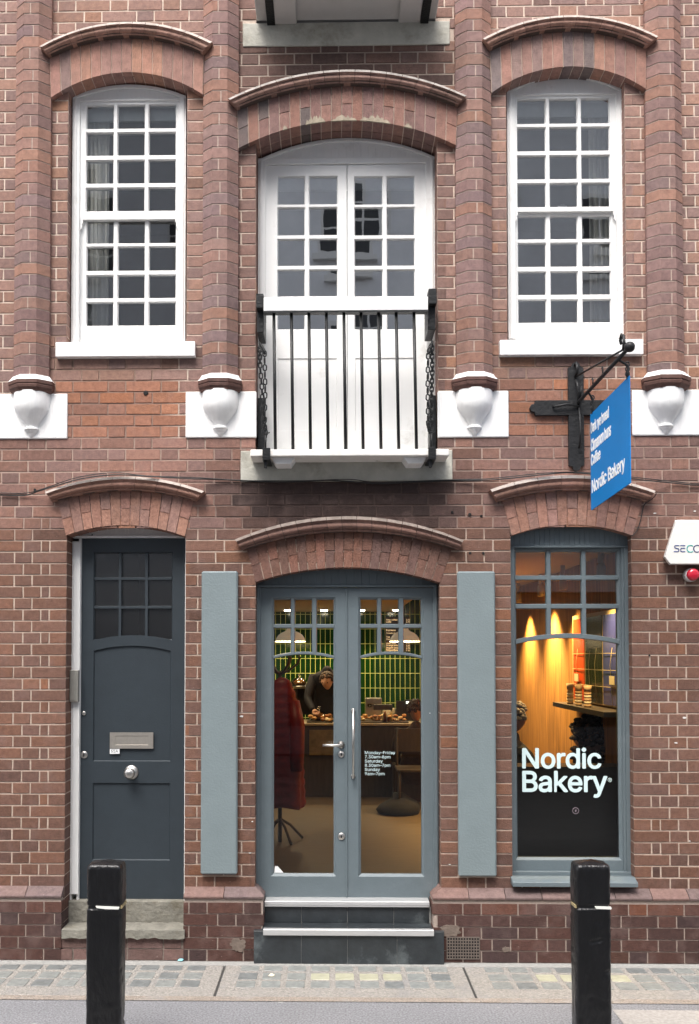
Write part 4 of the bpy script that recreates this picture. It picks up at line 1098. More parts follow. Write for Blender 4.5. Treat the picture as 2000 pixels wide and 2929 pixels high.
Ya = -.09
ab = thing('alarm_box', P(1990, 1620, -.01), 'white intruder alarm box with blue and green lettering on the brick wall', 'alarm box')
pts = [(1930, 1489), (1938, 1487), (2052, 1487), (2060, 1489), (2092, 1594), (2075, 1616), (1914, 1616), (1897.5, 1594)]
mb = MB(); fr = [P(px+(1990-px)*.045, py+(1555-py)*.05, Ya) for px, py in pts]; bk = [P(px, py, -.03) for px, py in pts]; bb = [P(px, py, -.002) for px, py in pts]; n = len(pts)
vs = [tuple(v) for v in fr+bk+bb]; mb.add(vs, [list(range(n))]+[[i, (i+1) % n, n+(i+1) % n, n+i] for i in range(n)]+[[n+i, n+(i+1) % n, 2*n+(i+1) % n, 2*n+i] for i in range(n)])
mb.build('casing', mat('alarm_plastic', (.78, .77, .73), .4, nscale=6, namt=.03), ab, bevel=.003, seg=2)
yl = Ya-.001; navy = mat('navy_print', (.02, .05, .22), .5); teal = mat('teal_print', (.03, .45, .42), .5)
mb = MB(); u = lambda px, py: xz(1860+px/9.293, 1450+py/9.296, yl)
def stroke(mb, pts, w):
    for a, b in zip(pts[:-1], pts[1:]):
        a, b = Vector(u(*a)), Vector(u(*b)); d = (b-a).normalized()*w; n_ = Vector((-d.y, d.x))
        mb.prism([tuple(a-d*.6+n_), tuple(a-d*.6-n_), tuple(b+d*.6-n_), tuple(b+d*.6+n_)], yl-.0012, yl+.001)
stroke(mb, [(765, 1028), (665, 1028), (645, 1050), (655, 1085), (690, 1100), (745, 1108), (765, 1135), (755, 1175), (735, 1188), (635, 1188)], .0026)
stroke(mb, [(925, 1028), (810, 1028)], .0026); stroke(mb, [(925, 1100), (830, 1100), (812, 1120), (812, 1170), (828, 1188), (925, 1188)], .0026)
mb.build('logo_letters', navy, ab)
mb = MB(); stroke(mb, [(1130+0, 1040), (1100, 1022), (1060, 1020), (1010, 1040), (985, 1075), (978, 1110), (985, 1150), (1015, 1185), (1060, 1203), (1100, 1200), (1135, 1182)], .0026); mb.build('logo_letter', teal, ab)
mb = MB(); stroke(mb, [(1250+95*math.cos(q), 1110+92*math.sin(q)) for q in [2*PI*k/18 for k in range(19)]], .0026); mb.build('logo_letter', navy, ab)
al = thing('alarm_light', P(1972, 1650, 0), 'red round strobe lamp with white collar below the alarm box', 'lamp')
c = P(1972, 1646, -.0); d = Vector((0, 0, 0))
mb = MB(); mb.lathe((c.x, -.001, c.z), [(.043, 0), (.043, .045), (.039, .052), (.001, .052)], 28, 'y'); mb.build('collar', mat('collar_plastic', (.7, .68, .68), .45), al)
mb = MB(); mb.lathe((c.x, -.053, c.z), [(.039, -.001), (.040, .008), (.038, .018), (.033, .026), (.022, .031), (.001, .033)], 28, 'y'); mb.build('lens', mat('red_lens', (.50, .012, .035), .25, coat=.5), al)

# bracket
Yb = -.028
BR = thing('sign_bracket', P(1648, 1190, 0), 'black cross-shaped wall bracket whose iron arm holds the blue sign', 'bracket')
def tabbed(mb, x0, x1, z0, z1, horiz, Yf, Yb_):
    k = .03
    if horiz:
        h = (z1-z0)/2; zc = (z0+z1)/2
        R = [(x1-.038, z1), (x1-.032, zc+h*.55), (x1-.012, zc+h*.45), (x1, zc), (x1-.012, zc-h*.45), (x1-.032, zc-h*.55), (x1-.038, z0)]
        Lf = [(x0+.038, z0), (x0+.032, zc-h*.55), (x0+.012, zc-h*.45), (x0, zc), (x0+.012, zc+h*.45), (x0+.032, zc+h*.55), (x0+.038, z1)]
        mb.prism(R[::-1]+Lf[::-1], Yf, Yb_)
    else:
        w = (x1-x0)/2; xc = (x0+x1)/2
        T = [(x0, z1-.038), (xc-w*.55, z1-.032), (xc-w*.45, z1-.012), (xc, z1), (xc+w*.45, z1-.012), (xc+w*.55, z1-.032), (x1, z1-.038)]
        Bt = [(x1, z0+.038), (xc+w*.55, z0+.032), (xc+w*.45, z0+.012), (xc, z0), (xc-w*.45, z0+.012), (xc-w*.55, z0+.032), (x0, z0+.038)]
        mb.prism(T+Bt, Yf, Yb_)
mb = MB(); xv0, xv1 = X(1627, 1190, Yb), X(1671, 1190, Yb)
tabbed(mb, xv0, xv1, Z(1348, 1650, Yb), Z(1034, 1650, Yb), False, Yb, -.002)
xc = (xv0+xv1)/2; xh0 = X(1515, 1166, Yb)
mb.build('back_plate', IRON, BR, bevel=.002)
mb = MB(); tabbed(mb, xh0, 2*xc-xh0, Z(1187.5, 1650, Yb), Z(1144.5, 1650, Yb), True, Yb-.0015, -.003); mb.build('back_plate', IRON, BR, bevel=.002)
za = Z(1147, 1655, Yb); xa_ = X(1655, 1147, Yb)
tip = P(1800, 993.5, -.93); root = Vector((xa_, Yb, Z(1150, 1655, Yb)))
mb = MB(); mb.tube([root+Vector((0, .005, -.03)), root, root.lerp(tip, .5), tip], .012, 10)
mb.lathe(tip+Vector((0, .02, 0)), [(.001, -.004), (.016, 0), (.026, .012), (.030, .026), (.026, .040), (.016, .050), (.001, .054)], 18, 'y'); mb.build('arm', IRON, BR)
mb = MB(); t0, t1_ = P(1646, 1078, Yb), P(1783, 1000, -.86); mb.tube([t0, t1_], .006, 8)
mb.tube([t1_, t1_+Vector((.0, -.02, .03)), t1_+Vector((0, -.005, .075)), t1_+Vector((0, .03, .095)), t1_+Vector((0, .05, .07)), t1_+Vector((0, .035, .045))], .009, 8)
mb.tube([t0+Vector((0, -.01, -.0)), t0+Vector((0, -.04, .02)), t0+Vector((0, -.045, .055)), t0+Vector((0, -.02, .085)), t0+Vector((0, .0, .075))], .010, 8)
mb.build('tie_rod', IRON, BR)
mb = MB()
mb.tube([root+Vector((0, -.002, -.02)), root+Vector((-.012, -.05, .05)), root+Vector((-.02, -.045, .11)), root+Vector((-.02, -.01, .14))], .008, 8)
mb.tube([root+Vector((0, -.0, -.02)), root+Vector((0, -.03, -.10)), root+Vector((-.004, -.06, -.2)), root+Vector((-.004, -.05, -.27)), root+Vector((0, -.01, -.30))], .007, 8)
mb.tube([root+Vector((0, -.01, -.03)), root+Vector((-.08, -.03, -.022)), root+Vector((-.16, -.02, -.034)), root+Vector((-.165, -.0, -.03))], .007, 8)
mb.tube([P(1655, 1150, Yb-.01), P(1662, 1120, -.08), P(1664, 1105, -.07)], .007, 8)
mb.build('scroll', IRON, BR)
for f in (.32, .52): 
    mb = MB(); q = root.lerp(tip, f); mb.tube([q, q+Vector((0, 0, .04)), q+Vector((0, .008, .055)), q+Vector((0, .015, .045))], .005, 6); mb.build('hook', IRON, BR)
# sign board
SI = Vector((X(1691, 1320, -.2), -.2, 0)); SO = Vector((X(1803, 1230, -.80), -.80, 0))
zti, zto = Z(1186, 1690, -.2), Z(1074.8, 1801, -.80); zbi, zbo = Z(1459.5, 1696, -.2), Z(1381.6, 1807, -.80)
SG = thing('hanging_sign', Vector((SI.x, -.5, (zbi+zbo)/2)), 'blue bakery sign with white lettering hanging from the iron wall arm', 'sign')
ud = (SO-SI).normalized(); nn = Vector((-ud.y, ud.x, 0)) ; 
if nn.x > 0: nn = -nn                                   # face turned to the left, towards the street
mb = MB(); th = .003
A = [SI+Vector((0,0,zbi)), SO+Vector((0,0,zbo)), SO+Vector((0,0,zto)), SI+Vector((0,0,zti))]
mb.add([a+nn*th for a in A]+[a-nn*th for a in A], [(0,1,2,3),(7,6,5,4),(0,4,5,1),(1,5,6,2),(2,6,7,3),(3,7,4,0)])
mb.build('board', BLUE, SG)
Wd = (SO-SI).length
uz_i = (A[3]-A[0]).normalized()
def sgn(s, f0, f1, v0, v1, lab, desc=0.0):
    """f along the width from the wall side, v up the board at the wall side"""
    lo = A[0].lerp(A[1], f0); hi = A[3].lerp(A[2], f0); o0 = lo.lerp(hi, v0)
    lo1 = A[0].lerp(A[1], f1); hi1 = A[3].lerp(A[2], f1); o1 = lo1.lerp(hi1, v0)
    ux = (o1-o0); h = (hi-lo).length*(v1-v0)
    text(lab, s, o0+nn*(th+.0006), ux.normalized(), Vector((0, 0, 1)), ux.length, LETTER, SG, bold=.020, depth=.0006, spacing=.97, height=h)
sgn('Nordic Bakery', .035, .88, .045+.09, .045+.09+.165, 'bakery_name')
sgn('Dark rye bread', .02, .50, .765, .765+.135, 'sign_line')
sgn('Cinnamon buns', .02, .55, .60, .60+.125, 'sign_line')
sgn('Coffee', .02, .27, .455, .455+.115, 'sign_line')
for f, Yh in ((.055, 0), (.95, 0)):
    top = A[3].lerp(A[2], f); q = root.lerp(tip, (top.y-root.y)/(tip.y-root.y)); q = Vector((top.x, top.y, q.z))
    q2 = root.lerp(tip, (top.y-root.y)/(tip.y-root.y))
    mb = MB(); mb.tube([q2+Vector((0, 0, .014)), q2+Vector((0, 0, -.01)), q.lerp(top, .35), q.lerp(top, .4)+Vector((.004, 0, 0)), q.lerp(top, .75), top+Vector((0, 0, -.01))], .007, 8)
    for k in range(3): 
        e = q.lerp(top, .3+.25*k); mb.tube([e+Vector((.011*math.cos(a), 0, .014*math.sin(a))) for a in [2*PI*j/10 for j in range(10)]], .004, 6, closed=True)
    mb.build('hanger', IRON, SG)

# cables
def cable(name, pts, r_, label):
    out = []
    for i in range(len(pts)-1):
        p0 = pts[max(i-1, 0)]; p1 = pts[i]; p2 = pts[i+1]; p3 = pts[min(i+2, len(pts)-1)]
        for k in range(6):
            t = k/6; f = lambda a, b, c, d: .5*(2*b+(c-a)*t+(2*a-5*b+4*c-d)*t*t+(3*b-a-3*c+d)*t**3)
            out.append(P(f(p0[0],p1[0],p2[0],p3[0]), f(p0[1],p1[1],p2[1],p3[1]), f(p0[2],p1[2],p2[2],p3[2])))
    out.append(P(*pts[-1])); mb = MB(); mb.tube(out, r_, 6)
    tag(mb.build(name, CAB, None, loc=out[0]), label, 'cable')
h_ = -.10
cable('cable', [(-150, 1412, -.012), (0, 1416, -.012), (70, 1417, -.014), (110, 1405, -.04), (160, 1390, -.09), (230, 1370, h_), (325, 1358, h_), (430, 1363, h_), (540, 1369, -.05), (640, 1372, -.014), (760, 1378, -.02), (850, 1378, -.02), (930, 1374, -.02), (1000, 1377, -.02), (1080, 1383, -.02), (1180, 1379, -.02), (1290, 1375, -.014), (1400, 1373, -.03), (1460, 1368, -.08), (1560, 1357, h_), (1640, 1352, h_), (1740, 1362, h_), (1850, 1374, -.06), (1930, 1382, -.014), (2000, 1388, -.012), (2200, 1394, -.012)], .0042,
      'black cable sagging across the whole brick front over the ground floor hoods')
cable('cable', [(-150, 1409, -.02), (0, 1410, -.02), (75, 1410, -.02), (130, 1396, -.06), (220, 1366, h_), (325, 1352, h_), (420, 1361, h_), (560, 1366, -.04), (700, 1374, -.022), (860, 1375, -.026), (1000, 1371, -.026), (1080, 1379, -.026), (1290, 1372, -.02), (1400, 1369, -.05), (1560, 1353, h_), (1680, 1352, h_), (1850, 1369, -.08), (2000, 1384, -.02), (2200, 1392, -.02)], .003,
      'thinner black cable running just above the thick one across the brick front')
cable('cable', [(1878, 1412, -.09), (1868, 1425, -.05), (1845, 1442, -.012), (1838, 1460, -.012), (1832, 1490, -.012), (1822, 1518, -.012), (1808, 1533, -.01)], .003,
      'thin grey wire dropping from the right hood to the shop window')
# ================================================================ STREET
def sheet(name, x0, x1, y0, y1, z, M, nx=1, ny=1):
    mb = MB()
    mb.add([(x0,y0,z),(x1,y0,z),(x1,y1,z),(x0,y1,z)], [(0,1,2,3)])
    o = mb.build(name, M, None, fix=False); tag(o, kind='structure'); return o
def asphalt(name, col, spk):
    M, nt, b = nodes(name); L = nt.links.new; N = nt.nodes.new
    tc = N('ShaderNodeTexCoord'); v = N('ShaderNodeTexVoronoi'); v.inputs['Scale'].default_value = 160; L(tc.outputs['Object'], v.inputs[0])
    n = N('ShaderNodeTexNoise'); n.inputs['Scale'].default_value = 1.6; n.inputs['Detail'].default_value = 8; L(tc.outputs['Object'], n.inputs[0])
    n2 = N('ShaderNodeTexNoise'); n2.inputs['Scale'].default_value = 90; n2.inputs['Detail'].default_value = 4; L(tc.outputs['Object'], n2.inputs[0])
    mx = N('ShaderNodeMix'); mx.data_type = 'RGBA'; mx.inputs[6].default_value = (*[c*.82 for c in col], 1); mx.inputs[7].default_value = (*[c*1.18 for c in col], 1); L(n.outputs[0], mx.inputs[0])
    mr = N('ShaderNodeMapRange'); mr.inputs[1].default_value = .3; mr.inputs[2].default_value = .7; mr.inputs[3].default_value = 1-spk; mr.inputs[4].default_value = 1+spk; L(n2.outputs[0], mr.inputs[0])
    vm = N('ShaderNodeVectorMath'); vm.operation = 'SCALE'; L(mx.outputs[2], vm.inputs[0]); L(mr.outputs[0], vm.inputs['Scale'])
    n4 = N('ShaderNodeTexVoronoi'); n4.inputs['Scale'].default_value = 3.3; L(tc.outputs['Object'], n4.inputs[0])
    m4 = N('ShaderNodeMapRange'); m4.inputs[1].default_value = .055; m4.inputs[2].default_value = .075; m4.inputs[3].default_value = .75; m4.inputs[4].default_value = 0; L(n4.outputs['Distance'], m4.inputs[0])
    m5 = N('ShaderNodeMix'); m5.data_type = 'RGBA'; L(m4.outputs[0], m5.inputs[0]); L(vm.outputs[0], m5.inputs[6]); m5.inputs[7].default_value = (.42, .42, .40, 1)
    L(m5.outputs[2], b.inputs['Base Color']); b.inputs['Roughness'].default_value = .85
    bp = N('ShaderNodeBump'); bp.inputs['Strength'].default_value = .5; bp.inputs['Distance'].default_value = .004; L(v.outputs[0], bp.inputs['Height']); L(bp.outputs[0], b.inputs['Normal'])
    return M
ASPH = asphalt('footway_asphalt', (.205, .205, .215), .38)
sheet('ground', -60, 60, -60, 30, -.012, asphalt('road_asphalt', (.10, .10, .10), .2))
sheet('footway', -30, 30, -1.95, -.70, 0.0, ASPH)
mb = MB()                                            # kerb at the road edge
mb.box(-30, 30, -2.10, -1.952, -.3, .002); tag(mb.build('kerb', mat('granite_kerb', (.30, .30, .29), .8, nscale=60, namt=.3), None, bevel=.01), kind='structure')
sheet('road', -60, 60, -9.5, -2.08, -.10, asphalt('carriageway', (.11, .11, .11), .2))
bpy.data.objects['ground'].location.z = -.12
g0 = G(1752, 2890); mb = MB(); mb.add([(g0.x,-1.7,.004),(g0.x+2.5,-1.7,.004),(g0.x+2.5,g0.y-.02,.004),(g0.x,g0.y,.004)], [(0,1,2,3)])
tag(mb.build('footway_patch', mat('pale_paving', (.34, .32, .30), .9, nscale=50, namt=.25, bump=.3, bscale=90), None, fix=False), kind='structure')
AGG = mat('exposed_aggregate', (.29, .245, .205), .9, nscale=95, namt=.45, bump=.9, bscale=110, dirt=(.31, .29, .27), dscale=2.5, dthr=.5)
CONC = mat('concrete_surround', (.285, .265, .24), .9, nscale=60, namt=.4, bump=.8, bscale=90, dirt=(.25, .24, .23), dscale=4, dthr=.5)
sheet('pavement_edging', -30, 30, -.735, -.668, .004, AGG)
mb = MB(); mb.box(-30, 30, -.70, -.03, -.1, -.002); tag(mb.build('pavement_bed', mat('joint_dirt', (.05, .048, .045), 1), None), kind='structure')
mb = MB(); mb.box(-30, 30, -.135, -.05, -.05, .003); tag(mb.build('wall_foot_mortar', mat('grey_fillet', (.30, .295, .28), .95, nscale=40, namt=.2, bump=.4, bscale=60), None), kind='structure')
LENS = mat('glass_lens', (.235, .245, .235), .4, nscale=25, namt=.25, bump=.4, bscale=40, dirt=(.20, .21, .20), dscale=16, dthr=.5)
LENSD = mat('dark_glass_lens', (.17, .18, .178), .4, nscale=25, namt=.3, bump=.3, bscale=40)
LENSY = mat('lit_glass_lens', (.38, .37, .27), .35, nscale=20, namt=.25, emit=.03, dirt=(.42, .42, .33), dscale=18, dthr=.5)
xj1, xj2 = G(633, 2795).x, G(1337, 2795).x
pan = [(-3.12+.0, xj1-.007, 'pavement light slab of glass lenses in front of the dark left door', 0), (xj1+.007, xj2-.007, 'pavement light slab with yellow-lit lenses in front of the shop door', 1), (xj2+.007, 2.5, 'pavement light slab of glass lenses under the shop window', 2)]
rowsY = [(-.234, -.149), (-.388, -.279), (-.521, -.416)]
for x0, x1, lab, idx in pan:
    T = thing('pavement_light', ((x0+x1)/2, -.36, 0), lab, 'pavement light', 'glass-lens slabs along the wall foot')
    mb = MB(); mb.box(x0, x1, -.664, -.137, -.04, .004); mb.build('slab', [AGG if False else CONC], T, bevel=.003)
    nb = int((x1-x0-.12)/.147) ; w = .147; s0 = (x0+x1)/2-nb*w/2 if idx == 1 else (x0+.10 if idx == 2 else x1-.09-nb*w)
    meshes = []
    for ri, (ya, yb) in enumerate(rowsY):
        for i in range(nb):
            xa = s0+i*w+.018+rnd(-.003, .003); xb = xa+.112
            mb = MB(); k = .006
            mb.prism([(xa+k, ya), (xb-k, ya), (xb, ya+k), (xb, yb-k), (xb-k, yb), (xa+k, yb), (xa, yb-k), (xa, ya+k)], .0, .0062+rnd(0, .0015), ax='z')
            M = LENS
            if idx == 1 and ri == 1 and i in (3, 4, 5, 6): M = LENSY
            elif idx == 2 and ri == 1 and i in (2, 3, 5): M = LENSY
            elif (idx == 0 and ri == 0) or random.random() < .12: M = LENSD
            mb.build('glass_lens', M, T, bevel=.001)
# litter
for px, py, col, lab, nm in ((516, 2752, (.25, .62, .72), 'small pale blue paper scrap on the slab by the dark door', 'a'), (776, 2796, (.75, .66, .48), 'small tan paper scrap on the lit slab below the shop steps', 'b'), (1093, 2750, (.7, .6, .35), 'yellowish leaf scrap on the slab edge at the shop steps', 'c')):
    c = G(px, py); mb = MB(); s = .018
    mb.add([(c.x-s,c.y,.011),(c.x+s*.6,c.y-s*.6,.012),(c.x+s*1.2,c.y+s*.4,.016),(c.x,c.y+s*.8,.022),(c.x-s,c.y,.009),(c.x+s*.6,c.y-s*.6,.0095),(c.x+s*1.2,c.y+s*.4,.0135),(c.x,c.y+s*.8,.0195)], [(0,1,2),(0,2,3),(4,6,5),(4,7,6),(0,4,5,1),(1,5,6,2),(2,6,7,3),(3,7,4,0)])
    tag(mb.build('litter_scrap', mat('litter_'+nm, col, .6), None, loc=(c.x, c.y, .01)), lab, 'litter')

# ================================================================ BOLLARDS
def bollard(pxl, pxr, lab, strip_side, seed):
    random.seed(seed)
    Y = -1.56; d = .122
    x0, x1 = X(pxl, 2600, Y), X(pxr, 2600, Y); zt = Z(2475, (pxl+pxr)/2, Y)
    T = thing('bollard', ((x0+x1)/2, Y+d/2, 0), lab, 'bollard', 'black timber bollards at the kerb side')
    bm = bmesh.new(); nz = 110; nx = 14
    zg = Z(2596, (pxl+pxr)/2, Y)
    rings = []
    per = [(i/nx, 0) for i in range(nx)]+[(1, i/6) for i in range(6)]+[(1-i/nx, 1) for i in range(nx)]+[(0, 1-i/6) for i in range(6)]
    zsx = sorted([zt*i/nz for i in range(nz)]+[zg-.014, zg-.009, zg+.009, zg+.014])
    zsx = [z for z in zsx if z < zt-.02]+[zt-.012, zt-.004, zt]
    for z in zsx:
        r_ = []
        g = .005 if abs(z-zg) <= .0092 else 0
        ins = 0 if z < zt-.013 else (.002 if z < zt-.005 else .006 if z < zt-.001 else .012)
        for u, v in per:
            x = x0+(x1-x0)*u; y = Y+d*v
            # ease the corners
            cu = min(u, 1-u); cv = min(v, 1-v)
            k = g+ins
            n_ = (noise.noise(Vector((x*9+seed, y*9, z*3)))*.0030+noise.noise(Vector((x*40+seed, y*40, z*22)))*.0016-max(0, noise.noise(Vector((x*26, y*26+seed, z*30)))-.42)*.022)
            cx, cy = (x0+x1)/2, Y+d/2
            dx, dy = (x-cx)/((x1-x0)/2), (y-cy)/(d/2)
            x -= dx*(k+.0); y -= dy*(k+.0)
            if cu < .01 and cv < .01: x -= dx*.006; y -= dy*.006
            x += n_*dx; y += n_*dy
            r_.append(bm.verts.new((x, y, z)))
        rings.append(r_)
    for a, b in zip(rings[:-1], rings[1:]):
        for i in range(len(a)): 
            j = (i+1) % len(a); f = bm.faces.new((a[i], a[j], b[j], b[i])); f.smooth = True
    c = bm.verts.new(((x0+x1)/2+.01, Y+d*.62, zt+.014)); top = rings[-1]
    for i in range(len(top)): f = bm.faces.new((top[i], top[(i+1) % len(top)], c)); f.smooth = True
    bmesh.ops.recalc_face_normals(bm, faces=bm.faces)
    o0 = Vector(WL[T.name])
    for v in bm.verts: v.co -= o0
    me = bpy.data.meshes.new('post'); bm.to_mesh(me); bm.free(); me.materials.append(BOLL)
    ob = bpy.data.objects.new('post', me); COL.objects.link(ob); ob.parent = T
    mb = MB(); zs_ = zg
    if strip_side > 0:
        mb.prism([(x0+(x1-x0)*.28, zs_+.007), (x0+(x1-x0)*.95, zs_+.003), (x0+(x1-x0)*.93, zs_-.008), (x0+(x1-x0)*.55, zs_-.007), (x0+(x1-x0)*.31, zs_-.002)], Y-.0022, Y+.006)
        m2 = MB(); m2.box(x1-.006, x1+.0015, Y+.012, Y+d-.01, zs_-.008, zs_+.006)
    else:
        mb.prism([(x0+(x1-x0)*.52, zs_+.005), (x0+(x1-x0)*.56, zs_-.006), (x0+(x1-x0)*.97, zs_-.008), (x0+(x1-x0)*1.0, zs_-.002), (x0+(x1-x0)*.97, zs_+.004)], Y-.0022, Y+.006)
        m2 = MB(); m2.box(x0-.0015, x0+.006, Y+.015, Y+d-.03, zs_-.007, zs_+.006)
    mb.build('reflective_strip', mat('white_reflector', (.85, .85, .80), .4), T); m2.build('aged_strip', mat('aged_reflector', (.42, .34, .18), .6), T)
bollard(245.5, 346.8, 'chipped black timber bollard in front of the dark left door', 1, 3)
bollard(1648.5, 1750.5, 'black timber bollard in front of the shop window', -1, 11)
random.seed(21)

# ================================================================ SHOP INTERIOR
ZF = Z(2577, 992, .13)-.005; YW = 6.1; XW = 2.03; CZ = 2.70; CZ2 = 2.54
mb = MB(); mb.box(-.95, XW+.05, .16, YW, ZF-.05, ZF); mb.build('shop_floor', WOODF, B)
mb = MB(); mb.box(-.95, XW+.05, .2, YW, CZ, CZ+.05); mb.box(-.949, .85, 2.6, YW-.001, CZ2, CZ-.002); mb.build('shop_ceiling', CEIL, B)
mb = MB(); mb.box(-1.0, -.95, .241, YW, ZF, CZ); mb.box(O_LL[1]+.04, X(733), .20, .24, ZF, CZ); mb.box(X(1262), X(1468), .20, .24, ZF, CZ); mb.box(X(1462), X(1810), .20, .24, ZF, Z(2494)-.01); mb.build('shop_inner_wall', mat('shop_plaster', (.10, .08, .06), .9), B)
mb = MB(); mb.box(XW, XW+.04, .2, YW, ZF, CZ); mb.build('panelled_wall', WOODW, B)
def tilemat():
    M, nt, b = nodes('green_glazed_tile'); L = nt.links.new; N = nt.nodes.new
    tc = N('ShaderNodeTexCoord'); mp = N('ShaderNodeMapping'); mp.inputs['Rotation'].default_value = (PI/2, 0, 0); L(tc.outputs['Object'], mp.inputs[0])
    br = N('ShaderNodeTexBrick'); br.offset = 0; br.inputs['Scale'].default_value = 1; br.inputs['Brick Width'].default_value = .0652; br.inputs['Row Height'].default_value = .193
    br.inputs['Mortar Size'].default_value = .0042; br.inputs['Mortar Smooth'].default_value = .2; br.inputs['Color1'].default_value = (.010, .055, .008, 1); br.inputs['Color2'].default_value = (.006, .032, .007, 1); br.inputs['Mortar'].default_value = (.62, .70, .22, 1)
    sx = N('ShaderNodeSeparateXYZ'); cb = N('ShaderNodeCombineXYZ'); L(tc.outputs['Object'], sx.inputs[0]); L(sx.outputs[0], cb.inputs[0]); L(sx.outputs[2], cb.inputs[1]); L(cb.outputs[0], br.inputs[0])
    L(br.outputs[0], b.inputs['Base Color']); b.inputs['Roughness'].default_value = .12
    bp = N('ShaderNodeBump'); bp.invert = True; bp.inputs['Strength'].default_value = .5; bp.inputs['Distance'].default_value = .003; L(br.outputs[1], bp.inputs['Height']); L(bp.outputs[0], b.inputs['Normal'])
    return M
mb = MB(); mb.box(-.95, XW, YW, YW+.05, ZF, CZ); mb.build('tiled_wall', tilemat(), B)
# counter
YK = 4.7
zk = Z(2068, 992, YK)
CT = thing('counter', (0, YK+.3, ZF), 'dark shop counter with a pale top across the back of the shop', 'counter')
mb = MB(); mb.box(-1.15, 1.15, YK, YK+.6, ZF, zk-.03); mb.build('counter_front', DARKW, CT)
mb = MB(); mb.box(-1.2, 1.2, YK-.03, YK+.62, zk-.03, zk); mb.build('counter_top', WTOP, CT, bevel=.004)
mb = MB(); z8 = Z(2110, 900, YK-.05); mb.box(X(885, 2110, YK-.05), X(960, 2110, YK-.05), YK-.05, YK-.035, Z(2160, 900, YK-.05), Z(2088, 900, YK-.05)); mb.build('brass_panel', mat('dull_brass', (.30, .22, .08), .4, .6, nscale=15, namt=.4), CT)
SH = thing('display_shelf', (X(900, 1970, 5.35), 5.4, ZF), 'dark two-tier display shelf behind the counter', 'shelf')
zs1 = Z(1965, 900, 5.3)
mb = MB(); mb.box(-.45, .1, 5.25, 5.55, zs1-.02, zs1); mb.build('shelf_board', WTOP, SH)
mb = MB()
for x in (-.44, .07): mb.box(x, x+.03, 5.27, 5.53, ZF, zs1-.021)
mb.box(-.45, .10, 5.52, 5.56, zs1-.35, zs1-.021); mb.build('upright', DARKW, SH)
PAST = [mat('pastry_'+str(i), c, .6, nscale=40, namt=.4, bump=.5, bscale=60) for i, c in enumerate([(.50, .22, .06), (.62, .34, .12), (.36, .14, .04), (.75, .55, .3)])]
def blob(mb, c, r_, sq=.6, n=8, mi=0):
    pr = [(max(.001, r_*math.sin(PI*i/6))*rnd(.85, 1.1), -r_*sq*math.cos(PI*i/6)) for i in range(7)]; mb.lathe(c, pr, n, mi=mi)
def tray(px, py, wid, n, lab, Y=YK+.12, zz=None):
    c = P(px, py, Y); z = zk if zz is None else zz
    T = thing('pastry_tray', (c.x, Y, z), lab, 'tray of pastries', 'trays of pastries on the counter')
    mb = MB(); mb.box(c.x-wid/2, c.x+wid/2, Y-.12, Y+.14, z+.001, z+.014); mb.build('tray', DARKW, T)
    for i in range(n):
        mb = MB(); r_ = rnd(.022, .036); blob(mb, (c.x+rnd(-.42, .42)*wid, Y+rnd(-.09, .1), z+.014+r_*.6+(i % 3)*.02), r_); mb.build('pastry', PAST[i % 4], T)
tray(1065, 2050, .32, 16, 'tray heaped with brown pastries at the left of the right door pane')
tray(1130, 2050, .30, 12, 'dark tray of golden buns beside the white jug')
tray(915, 2060, .30, 9, 'tray of pastries on the counter below the glass cloche')
tray(946, 2060, .10, 5, 'small pile of pastries at the right edge of the left door pane', Y=YK+.3)
def cloche(px, pyb, r_, Y, zb, lab):
    c = P(px, pyb, Y); T = thing('cake_dome', (c.x, Y, zb), lab, 'cake dome', 'silver-glinting cake domes')
    mb = MB(); mb.lathe((c.x, Y, zb+.0), [(r_*1.15, .001), (r_*1.2, .012), (r_*.9, .014), (.001, .015)], 24); mb.build('stand', STEEL, T)
    mb = MB(); mb.lathe((c.x, Y, zb+.016), [(r_*.98, 0), (r_, .02)]+[(r_*math.cos(a), .02+r_*.85*math.sin(a)) for a in [PI/2*k/8 for k in range(1, 8)]]+[(.012, r_*.88+.02), (.010, r_*.9+.03), (.02, r_*.9+.038), (.02, r_*.9+.055), (.001, r_*.9+.06)], 24); mb.build('dome', glass('cloche_glass', 5, (.8, .75, .65), .03), T, fix=False)
    mb = MB(); blob(mb, (c.x, Y, zb+.055), r_*.75, .5, 14); mb.build('cake', PAST[0], T)
cloche(856, 1960, .10, 5.3, zs1, 'glass cake dome on the upper shelf left of the person')
cloche(912, 2045, .11, YK+.3, zk, 'glass cake dome on the counter in front of the person')
mb = MB(); c = P(905, 1955, 5.35); mb.lathe((c.x, 5.35, zs1), [(.03, 0), (.034, .02), (.034, .08), (.03, .082), (.028, .02), (.001, .01)], 16)
mb.tube([(c.x+.034, 5.35, zs1+.07), (c.x+.055, 5.35, zs1+.065), (c.x+.055, 5.35, zs1+.03), (c.x+.034, 5.35, zs1+.02)], .005, 6)
tag(mb.build('mug', mat('cream_ceramic', (.7, .64, .5), .3), None, loc=(c.x, 5.35, zs1)), 'cream mug on the upper shelf beside the glass dome', 'mug')
JG = MATS['cream_ceramic']
c = P(1106, 2030, YK+.35); mb = MB(); mb.lathe((c.x, YK+.35, zk), [(.045, 0), (.055, .03), (.055, .10), (.045, .15), (.03, .18), (.001, .185)], 18); tag(mb.build('jug', JG, None, loc=(c.x, YK+.35, zk)), 'round-topped cream jug on the counter right of the pastry heap', 'jug')
c = P(1127, 2030, YK+.4); mb = MB(); mb.lathe((c.x, YK+.4, zk), [(.02, 0), (.024, .1), (.026, .13), (.03, .15), (.001, .15)], 14); tag(mb.build('carafe', JG, None, loc=(c.x, YK+.4, zk)), 'slim cream carafe on the counter beside the jug', 'carafe')
